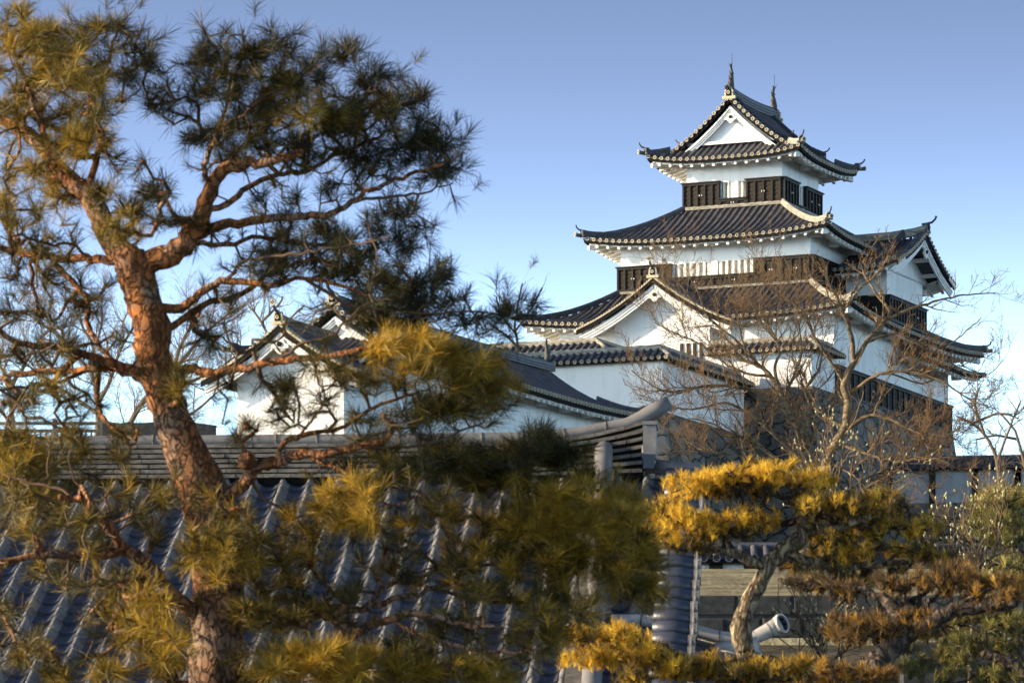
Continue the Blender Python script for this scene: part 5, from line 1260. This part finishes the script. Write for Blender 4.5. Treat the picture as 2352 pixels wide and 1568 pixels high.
pad_pine('pine_tree', 'dark-limbed cloud-pruned pine with rusty needle pads in the lower right corner', 33.0,
    [(2010, 1568, 34), (2015, 1530, 32), (2040, 1495, 26), (2080, 1460, 22), (2130, 1435, 19), (2190, 1400, 17), (2250, 1395, 13), (2330, 1385, 10)],
    [(2015, 1530, [(2020, 1480), (1995, 1440), (1960, 1450)], 15, 5, .3), (2040, 1495, [(2060, 1430), (2050, 1390), (2010, 1370), (1960, 1350), (1870, 1340), (1790, 1330)], 17, 5, .9), (2130, 1435, [(2130, 1390), (2160, 1360), (2200, 1335)], 10, 4, .4), (2190, 1400, [(2250, 1360), (2310, 1350)], 9, 3, .2), (2010, 1550, [(1950, 1560), (1900, 1555), (1840, 1550)], 12, 4, -.4), (2050, 1390, [(2110, 1370), (2160, 1330)], 9, 4, .4)],
    [(1860, 1345, 70, 20, .9, 40, .25), (1950, 1350, 70, 20, .8, 50, .26), (2050, 1345, 70, 20, .7, 50, .30), (2150, 1320, 60, 26, .7, 55, .30), (2210, 1310, 50, 24, .6, 40, .36), (2190, 1345, 80, 20, .4, 50, .42), (2280, 1340, 70, 24, .3, 70, .52), (2340, 1360, 50, 26, .2, 50, .42), (2250, 1385, 80, 24, .2, 60, .36),
     (1930, 1435, 50, 24, .3, 50, .40), (2010, 1440, 70, 26, .3, 80, .38), (2100, 1430, 60, 26, .3, 60, .42), (2140, 1450, 50, 20, .3, 40, .3), (1960, 1460, 70, 14, .2, 40, .25), (1880, 1545, 80, 26, -.3, 80, .46), (1960, 1555, 60, 24, -.3, 60, .50), (1820, 1560, 60, 20, -.4, 50, .42), (2040, 1560, 50, 18, -.2, 30, .4)],
    'duskpine', 'darkbark')
pad_pine('pine_tree', 'low golden pine sprawling across the bottom centre, in front of the upswept gate ridge', 31.0,
    [(1740, 1620, 22), (1700, 1585, 20), (1650, 1550, 17), (1590, 1530, 14), (1520, 1510, 12), (1450, 1490, 9), (1380, 1475, 6)],
    [(1650, 1550, [(1680, 1520), (1740, 1510), (1800, 1520)], 9, 4, .2), (1590, 1530, [(1560, 1500), (1520, 1480), (1460, 1460)], 7, 3, .2), (1450, 1490, [(1400, 1510), (1340, 1520)], 6, 3, -.2), (1700, 1585, [(1760, 1560), (1820, 1560)], 9, 4, -.2)],
    [(1330, 1455, 50, 18, 0, 55, .80), (1410, 1462, 70, 18, 0, 80, .76), (1490, 1500, 60, 14, .1, 70, .68), (1350, 1510, 70, 22, -.1, 70, .72), (1450, 1510, 80, 22, -.1, 90, .66), (1560, 1530, 60, 14, .1, 70, .66), (1640, 1532, 60, 14, .2, 55, .55), (1740, 1532, 60, 14, .2, 60, .58), (1810, 1528, 45, 14, .2, 40, .52), (1560, 1540, 80, 18, -.1, 70, .50), (1680, 1545, 70, 18, 0, 60, .48), (1470, 1550, 60, 14, -.2, 34, .46), (1780, 1550, 70, 20, 0, 60, .52)],
    'goldpine', 'darkbark')
pad_pine('pine_tree', 'olive green pine leaning in from the right edge above the iron railing', 60.0,
    [(2500, 1420, 26), (2460, 1360, 22), (2400, 1310, 16), (2340, 1270, 12), (2290, 1240, 8)],
    [(2400, 1310, [(2370, 1240), (2320, 1190), (2270, 1160)], 9, 4, .5), (2340, 1270, [(2300, 1290), (2260, 1300)], 6, 3, 0)],
    [(2270, 1155, 45, 26, .3, 90, .6), (2330, 1145, 50, 30, .3, 110, .62), (2300, 1190, 60, 26, .2, 110, .5), (2250, 1210, 40, 22, .2, 60, .45), (2340, 1210, 50, 26, .2, 90, .45), (2290, 1245, 60, 20, .1, 70, .4), (2320, 1300, 60, 26, 0, 80, .5), (2270, 1330, 40, 18, 0, 30, .5), (2340, 1330, 40, 20, 0, 40, .4)],
    'greenpine', 'darkbark', nlen=.12, nw=.005, npt=26, rz=1.2, r0=.009)
pad_pine('pine_tree', 'olive pine foliage low at the right edge beneath the rusty pine pads', 42.0,
    [(2420, 1700, 24), (2380, 1600, 20), (2330, 1530, 14), (2260, 1500, 9)],
    [(2330, 1530, [(2300, 1480), (2240, 1440), (2190, 1430)], 8, 3, .3), (2330, 1530, [(2350, 1470), (2360, 1440)], 7, 3, .2)],
    [(2240, 1420, 60, 30, .3, 70, .45), (2320, 1430, 60, 30, .3, 80, .42), (2200, 1465, 50, 26, .2, 40, .36), (2290, 1480, 70, 26, .2, 60, .36), (2340, 1550, 60, 26, 0, 60, .6), (2270, 1560, 50, 20, 0, 40, .5), (2180, 1550, 50, 16, 0, 20, .35), (2110, 1530, 50, 18, .3, 40, .4), (2200, 1510, 60, 18, .3, 50, .45), (2080, 1480, 40, 16, .4, 24, .3)],
    'greenpine', 'darkbark', nlen=.10, nw=.004, npt=26, rz=.7)

def evergreen():  # unseen tree, added to cast shade on the long white wall
    loc = Vector((-36.4, 228.0, 24.4)); root = empty('shade_tree', loc); tag(root, 'tall dark evergreen added out of view past the left edge to shade the long wall', 'tree'); base = tuple(loc)
    W = Wood(); W.limb([loc, loc + Vector((.2, 0, 5)), loc + Vector((.1, .3, 11)), loc + Vector((0, 0, 25))], [.45, .38, .25, .06], sub=4)
    tg = []
    for i in range(1000):
        h = rng.uniform(.12, 1); a = rng.uniform(0, 2 * math.pi); rr = 6.6 * (1 - h) ** .3 * rng.uniform(.25, 1); tg.append(loc + Vector((rr * math.cos(a), rr * math.sin(a), 2 + 24 * h)))
    tips = W.reach(tg, .8, .08, .012, exp=.4); W.mesh('trunk', 'darkbark', root, base, sides=8, thin=4, rsplit=.05)
    v, f, tn = needles([(W.p[t], W.p[t] - W.p[W.par[t]] + np.array([0, 0, .2]), rng.uniform(0, .4), 1) for t, _ in tips], 50, 1.1, .11, up=0, spread=(10, 90), along=.3)
    np_mesh('crown', v, f, 'greenpine', root, base, tone=tn)
evergreen()

# ------------------------------------------------------------------ bare trees
class Bare:
    wk = 1.0
    def __init__(s, D): s.D = D; s.k = D / F_; s.V = []; s.n = 0; s.F = []; s.V2 = []; s.F2 = []; s.n2 = 0; s.tips = []
    def tube(s, pts, rad, n, thin=False):
        pts = np.array(pts); t = np.gradient(pts, axis=0); t /= np.linalg.norm(t, axis=1)[:, None] + 1e-9
        nx = np.cross(t[0], [.2, .95, .3]); nx /= np.linalg.norm(nx) + 1e-9; an = np.arange(n) * 2 * math.pi / n; rows = []
        for i in range(len(pts)):
            nx = nx - t[i] * nx.dot(t[i]); nx /= np.linalg.norm(nx) + 1e-9; ny = np.cross(t[i], nx)
            rows.append(pts[i] + np.outer(np.cos(an) * rad[i], nx) + np.outer(np.sin(an) * rad[i], ny))
        N = len(pts); a = np.arange(N - 1)[:, None] * n + np.arange(n)[None]; b = np.arange(N - 1)[:, None] * n + (np.arange(n)[None] + 1) % n
        f = np.stack([a, b, b + n, a + n], -1).reshape(-1, 4); v = np.array(rows).reshape(-1, 3)
        if thin: s.V2.append(v); s.F2.append(f + s.n2); s.n2 += len(v)
        else: s.V.append(v); s.F.append(f + s.n); s.n += len(v)
    def limb(s, L, r0, r1, off=0.0, lev=1, z0=None, dens=1.0, clen=1.0):
        n = len(L); C = [np.array(P(a[0], a[1], s.D + (a[2] if len(a) > 2 else off * i / n))) for i, a in enumerate(L)]
        if z0 is not None: C = [np.array((C[0][0], C[0][1], z0))] + C; n += 1
        pts = []; rad = []
        for i in range(n - 1):
            p0, p1, p2, p3 = C[max(i - 1, 0)], C[i], C[i + 1], C[min(i + 2, n - 1)]
            for k in range(4):
                t = k / 4; pts.append(.5 * ((2 * p1) + (-p0 + p2) * t + (2 * p0 - 5 * p1 + 4 * p2 - p3) * t * t + (-p0 + 3 * p1 - 3 * p2 + p3) * t ** 3) + rng.normal(0, .012, 3))
                rad.append(s.wk * s.k * (r0 + (r1 - r0) * ((i + t) / (n - 1)) ** .8))
        pts.append(C[-1]); rad.append(s.wk * s.k * r1 * .6); s.tube(pts, rad, 8)
        s.spawn(pts, rad, lev, dens, clen)
    def spawn(s, pts, rad, lev, dens, clen, maxlev=3):
        if lev > maxlev: return
        pts = np.array(pts); seg = np.linalg.norm(np.diff(pts, axis=0), axis=1); L = seg.sum(); cum = np.concatenate([[0], np.cumsum(seg)])
        gap = {1: .29, 2: .15, 3: .11}[lev] / dens; m = int(L / gap * rng.uniform(.85, 1.15)); 
        for i in range(max(m, 1)):
            u_ = rng.uniform(.12 if lev > 1 else .25, 1) * L; j = min(len(seg) - 1, int(np.searchsorted(cum, u_) - 1)); j = max(j, 0); q = (u_ - cum[j]) / (seg[j] + 1e-9)
            p = pts[j] * (1 - q) + pts[j + 1] * q; r = rad[j] * (1 - q) + rad[j + 1] * q; tan = (pts[j + 1] - pts[j]) / (seg[j] + 1e-9)
            nr = rng.normal(0, 1, 3); nr -= tan * nr.dot(tan); nr /= np.linalg.norm(nr) + 1e-9
            ang = rng.uniform(.5, 1.1); d = tan * math.cos(ang) + nr * math.sin(ang); d[2] += .22
            ln = {1: rng.uniform(.7, 1.9), 2: rng.uniform(.3, .85), 3: rng.uniform(.12, .34)}[lev] * clen
            rr = min(r * .6, {1: .030, 2: .014, 3: .0085}[lev]); n = {1: 8, 2: 6, 3: 4}[lev]; stp = ln / n
            c = [p]; cr = [rr]; dd = d / np.linalg.norm(d)
            for k in range(n):
                dd = dd + rng.normal(0, .16, 3) + np.array([0, 0, .05]); dd /= np.linalg.norm(dd); c.append(c[-1] + dd * stp); cr.append(max(.0048, rr * (1 - .72 * (k + 1) / n)))
            s.tube(c, cr, {1: 5, 2: 4, 3: 3}[lev], thin=lev > 1); s.spawn(c, cr, lev + 1, dens, clen, maxlev)
            if lev == 3: s.tips.append((c[-1], dd))
    def finish(s, name, label, loc, bark, twig, cat='tree', group=None, buds=None):
        root = empty(name, loc); tag(root, label, cat, group); base = tuple(loc)
        np_mesh('trunk', np.concatenate(s.V), np.concatenate(s.F), bark, root, base, smooth=True)
        if s.V2: np_mesh('twigs', np.concatenate(s.V2), np.concatenate(s.F2), twig, root, base, smooth=True)
        if buds:
            V = []; Fb = []; n = 0
            for p, d in s.tips[::buds[0]]:
                d = d * .5 + np.array([0, 0, .8]); d /= np.linalg.norm(d); a = np.cross(d, [1, .2, .1]); a /= np.linalg.norm(a); b = np.cross(d, a); ln, wd = buds[1] * rng.uniform(.7, 1.2), buds[2]
                rows = []
                for h, w_ in ((0, .35), (.25, 1), (.6, .85), (1, .08)):
                    for t in range(6): rows.append(p + d * ln * h + (a * math.cos(t * math.pi / 3) + b * math.sin(t * math.pi / 3)) * wd * w_)
                V.append(np.array(rows)); q = np.arange(3)[:, None] * 6 + np.arange(6)[None]; q2 = np.arange(3)[:, None] * 6 + (np.arange(6)[None] + 1) % 6
                Fb.append(np.stack([q, q2, q2 + 6, q + 6], -1).reshape(-1, 4) + n); n += 24
            np_mesh('buds', np.concatenate(V), np.concatenate(Fb), 'bud', root, base, smooth=True)
        return root

def cherry_right():
    T = Bare(130.0); T.wk = .72; z0 = float(lawn_h(8.6, 130)); 
    T.limb([(1893, 1190), (1895, 1110), (1903, 1055), (1921, 1017), (1942, 979), (1948, 928), (1940, 880), (1963, 830)], 22, 11, 0, z0=z0, dens=.5)
    T.limb([(1963, 830), (1952, 756), (1934, 715), (1923, 684), (1900, 645), (1898, 615), (1885, 590)], 9, 2.5, -.8, clen=.7)
    T.limb([(1963, 830), (1998, 774), (2037, 733), (2042, 710), (2016, 679), (1990, 640), (1980, 615)], 9, 2.5, .8, clen=.7)
    T.limb([(2037, 733), (2091, 710), (2132, 697), (2189, 681), (2235, 676), (2290, 671)], 6, 1.5, .6, dens=.8, clen=.7)
    T.limb([(1990, 785), (2055, 766), (2106, 785), (2168, 795), (2210, 769), (2255, 728)], 5, 1.5, -.5, dens=.8, clen=.7)
    T.limb([(1955, 900), (2004, 866), (2040, 855), (2093, 854), (2159, 872), (2218, 913), (2270, 935)], 7, 2, -.9, clen=.85, dens=1.4)
    T.limb([(1948, 985), (1995, 955), (2034, 958), (2090, 985), (2150, 1000), (2200, 1010)], 8, 2, -.7, dens=1.4)
    T.limb([(2040, 855), (2120, 880), (2200, 840), (2270, 860), (2310, 820)], 3.5, 1.2, .8, dens=.8, clen=.7)
    T.limb([(1940, 880), (1900, 820), (1870, 770), (1850, 720), (1800, 680), (1760, 660)], 6, 2, -1.0)
    T.limb([(1942, 979), (1900, 960), (1870, 930), (1862, 900)], 6, 3, .5)
    T.limb([(1934, 715), (1980, 660), (2020, 620), (2040, 590)], 4, 1.5, -.7, clen=.7)
    T.limb([(1921, 1017), (1990, 1040), (2060, 1060), (2120, 1050), (2170, 1060)], 6, 2, -1.2, dens=1.4)
    T.limb([(1900, 1060), (1960, 1090), (2000, 1130), (2030, 1150)], 4, 1.5, -1.4)
    T.finish('cherry_tree', 'bare cherry tree with a bent trunk spreading before the right side of the keep', (P(1893, 1190, 130).x, 130, z0), 'cherrybark', 'cherrytwig', group='bare cherry trees')
def cherry_mid():
    T = Bare(126.0); T.wk = .72; z0 = float(lawn_h(7.8, 126))
    T.limb([(1845, 1180), (1845, 1110), (1848, 1050), (1852, 1011), (1820, 964), (1799, 913), (1773, 866), (1743, 839), (1700, 825), (1660, 800)], 17, 4, 0, z0=z0, dens=.9)
    T.limb([(1852, 1011), (1856, 958), (1862, 919), (1850, 892), (1880, 850), (1890, 800)], 9, 3, .5)
    T.limb([(1799, 913), (1780, 850), (1790, 800), (1760, 740), (1740, 690)], 7, 2, -.6)
    T.limb([(1815, 960), (1740, 900), (1640, 885), (1545, 900), (1500, 885), (1450, 850)], 8, 1.5, -.8)
    T.limb([(1743, 839), (1700, 790), (1640, 740), (1590, 690), (1560, 650)], 5, 1.2, .6)
    T.limb([(1773, 866), (1690, 850), (1620, 800), (1540, 760), (1500, 740)], 5, 1.2, .2)
    T.limb([(1848, 1060), (1780, 1000), (1722, 950), (1660, 925), (1590, 940), (1520, 930)], 8, 1.6, -1.0)
    T.limb([(1845, 1090), (1772, 1045), (1722, 1005), (1684, 1000), (1640, 975), (1580, 960)], 8, 1.6, -1.4)
    T.limb([(1840, 1100), (1750, 1060), (1650, 1040), (1560, 1030)], 6, 1.5, -1.6)
    T.limb([(1799, 913), (1830, 850), (1840, 790), (1830, 730), (1800, 680)], 5, 1.5, .8)
    T.limb([(1720, 830), (1700, 760), (1690, 700)], 4, 1.5, -.3)
    T.finish('cherry_tree', 'bare cherry tree arching left over the white walls, before the keep front gable', (P(1845, 1180, 126).x, 126, z0), 'cherrybark', 'cherrytwig', group='bare cherry trees')
cherry_right(); cherry_mid()

def bg_tree(label, D, px, ground, forks, group=None, dens=.8, clen=1.3, r=9):
    T = Bare(D); b = P(px, 0, D); z0 = float(lawn_h(b.x, D))
    for i, L in enumerate(forks): T.limb(L, r if i == 0 else r * .6, 2, random.uniform(-1.5, 1.5), z0=z0 if i == 0 else None, dens=dens, clen=clen)
    T.finish('bare_tree', label, (b.x, D, z0), 'bgbark', 'bgbark', group='bare trees beyond the walls')
bg_tree('bare tree with two arching stems behind the timber fence at the far left', 200, 215, 0, [[(222, 1010), (225, 930), (210, 860), (170, 810), (120, 760), (60, 720)], [(222, 930), (250, 880), (270, 820), (300, 760), (330, 720)], [(210, 860), (215, 800), (190, 750), (180, 700)], [(224, 950), (150, 900), (80, 860), (20, 850)]], dens=.8, clen=1.5)
bg_tree('bare tree with fine twigs behind the timber fence at the left picture edge', 210, 20, 0, [[(30, 1010), (20, 900), (0, 840), (-40, 780)], [(20, 900), (60, 830), (90, 780), (130, 740)], [(25, 930), (80, 900), (140, 900)]], dens=.8, clen=1.5)
bg_tree('bare slanting tree between the red pine trunk and the gate hall', 205, 300, 0, [[(285, 1010), (330, 920), (400, 850), (450, 790), (500, 740), (560, 700)], [(330, 920), (430, 880), (500, 850), (560, 800)], [(400, 850), (420, 780), (460, 720)], [(300, 980), (420, 960), (500, 900)]], dens=.9, clen=1.5)
bg_tree('slender bare tree rising above the gate hall roof, left of the keep', 236, 1180, 0, [[(1190, 1000), (1190, 800), (1182, 750), (1190, 700), (1200, 650)], [(1186, 770), (1150, 720), (1140, 680)], [(1184, 760), (1220, 710), (1245, 660)], [(1190, 800), (1160, 770), (1120, 740)]], dens=.35, clen=.75, r=4)
bg_tree('bare tree with fine twigs just behind the gate hall gables', 225, 620, 0, [[(620, 1000), (620, 800), (600, 740), (570, 700)], [(620, 800), (660, 740), (700, 700)], [(600, 740), (640, 700), (650, 680)]], dens=.5, clen=1.0, r=6)
bg_tree('bare tree with one arching limb above the far white wall at the right', 205, 2290, 0, [[(2300, 1180), (2290, 1060), (2262, 1000), (2230, 970), (2195, 955)], [(2290, 1060), (2320, 980), (2345, 920)], [(2262, 1000), (2240, 930), (2250, 890)], [(2230, 975), (2290, 950), (2340, 960)]], dens=.7, clen=1.0, r=6)
bg_tree('bare tree cut by the right picture edge above the far white wall', 215, 2350, 0, [[(2370, 1150), (2350, 1050), (2330, 990), (2300, 950)], [(2350, 1050), (2380, 960), (2390, 900)], [(2340, 1010), (2290, 1000), (2240, 1010)]], dens=.7, clen=1.0, r=6)

def magnolia(label, D, px, stems, b=(1, .045, .012)):
    T = Bare(D); bb = P(px, 0, D); z0 = float(lawn_h(bb.x, D)) if D > 52 else 0.0
    for i, L in enumerate(stems): T.limb(L, 5, 1.6, random.uniform(-.5, .5), z0=z0 if i == 0 else None, lev=2, dens=1.1, clen=.8)
    T.finish('magnolia', label, (bb.x, D, z0), 'greybark', 'cherrytwig', cat='shrub', group='budding magnolias', buds=b)
magnolia('magnolia stems with pale furry buds rising behind the golden pine top', 62, 1925, [[(1930, 1420), (1925, 1200), (1915, 1120), (1900, 1060), (1890, 1035)], [(1915, 1120), (1935, 1060), (1930, 1040)], [(1920, 1180), (1880, 1100), (1870, 1070)], [(1920, 1150), (1960, 1120), (2000, 1090), (2080, 1060)], [(1925, 1200), (1880, 1180), (1850, 1200)]])
magnolia('magnolia bush full of pale buds beside the round crest tile', 45, 1880, [[(1900, 1620), (1880, 1500), (1850, 1440), (1830, 1400)], [(1880, 1500), (1910, 1440), (1920, 1400)], [(1875, 1490), (1850, 1470), (1810, 1440)], [(1880, 1480), (1880, 1430), (1870, 1395)], [(1890, 1540), (1950, 1480), (1980, 1420)], [(1890, 1560), (1850, 1530), (1830, 1490)]], b=(1, .042, .012))
magnolia('magnolia twigs with pale buds curling before the iron railing at the right', 58, 2250, [[(2230, 1460), (2250, 1300), (2225, 1240), (2220, 1200), (2240, 1150)], [(2250, 1300), (2290, 1260), (2300, 1190), (2310, 1130), (2300, 1100)], [(2240, 1270), (2200, 1230), (2190, 1200)], [(2250, 1310), (2190, 1290), (2130, 1260), (2110, 1230)]])
for o in bpy.data.objects:
    if '_base' in o.keys(): del o['_base']
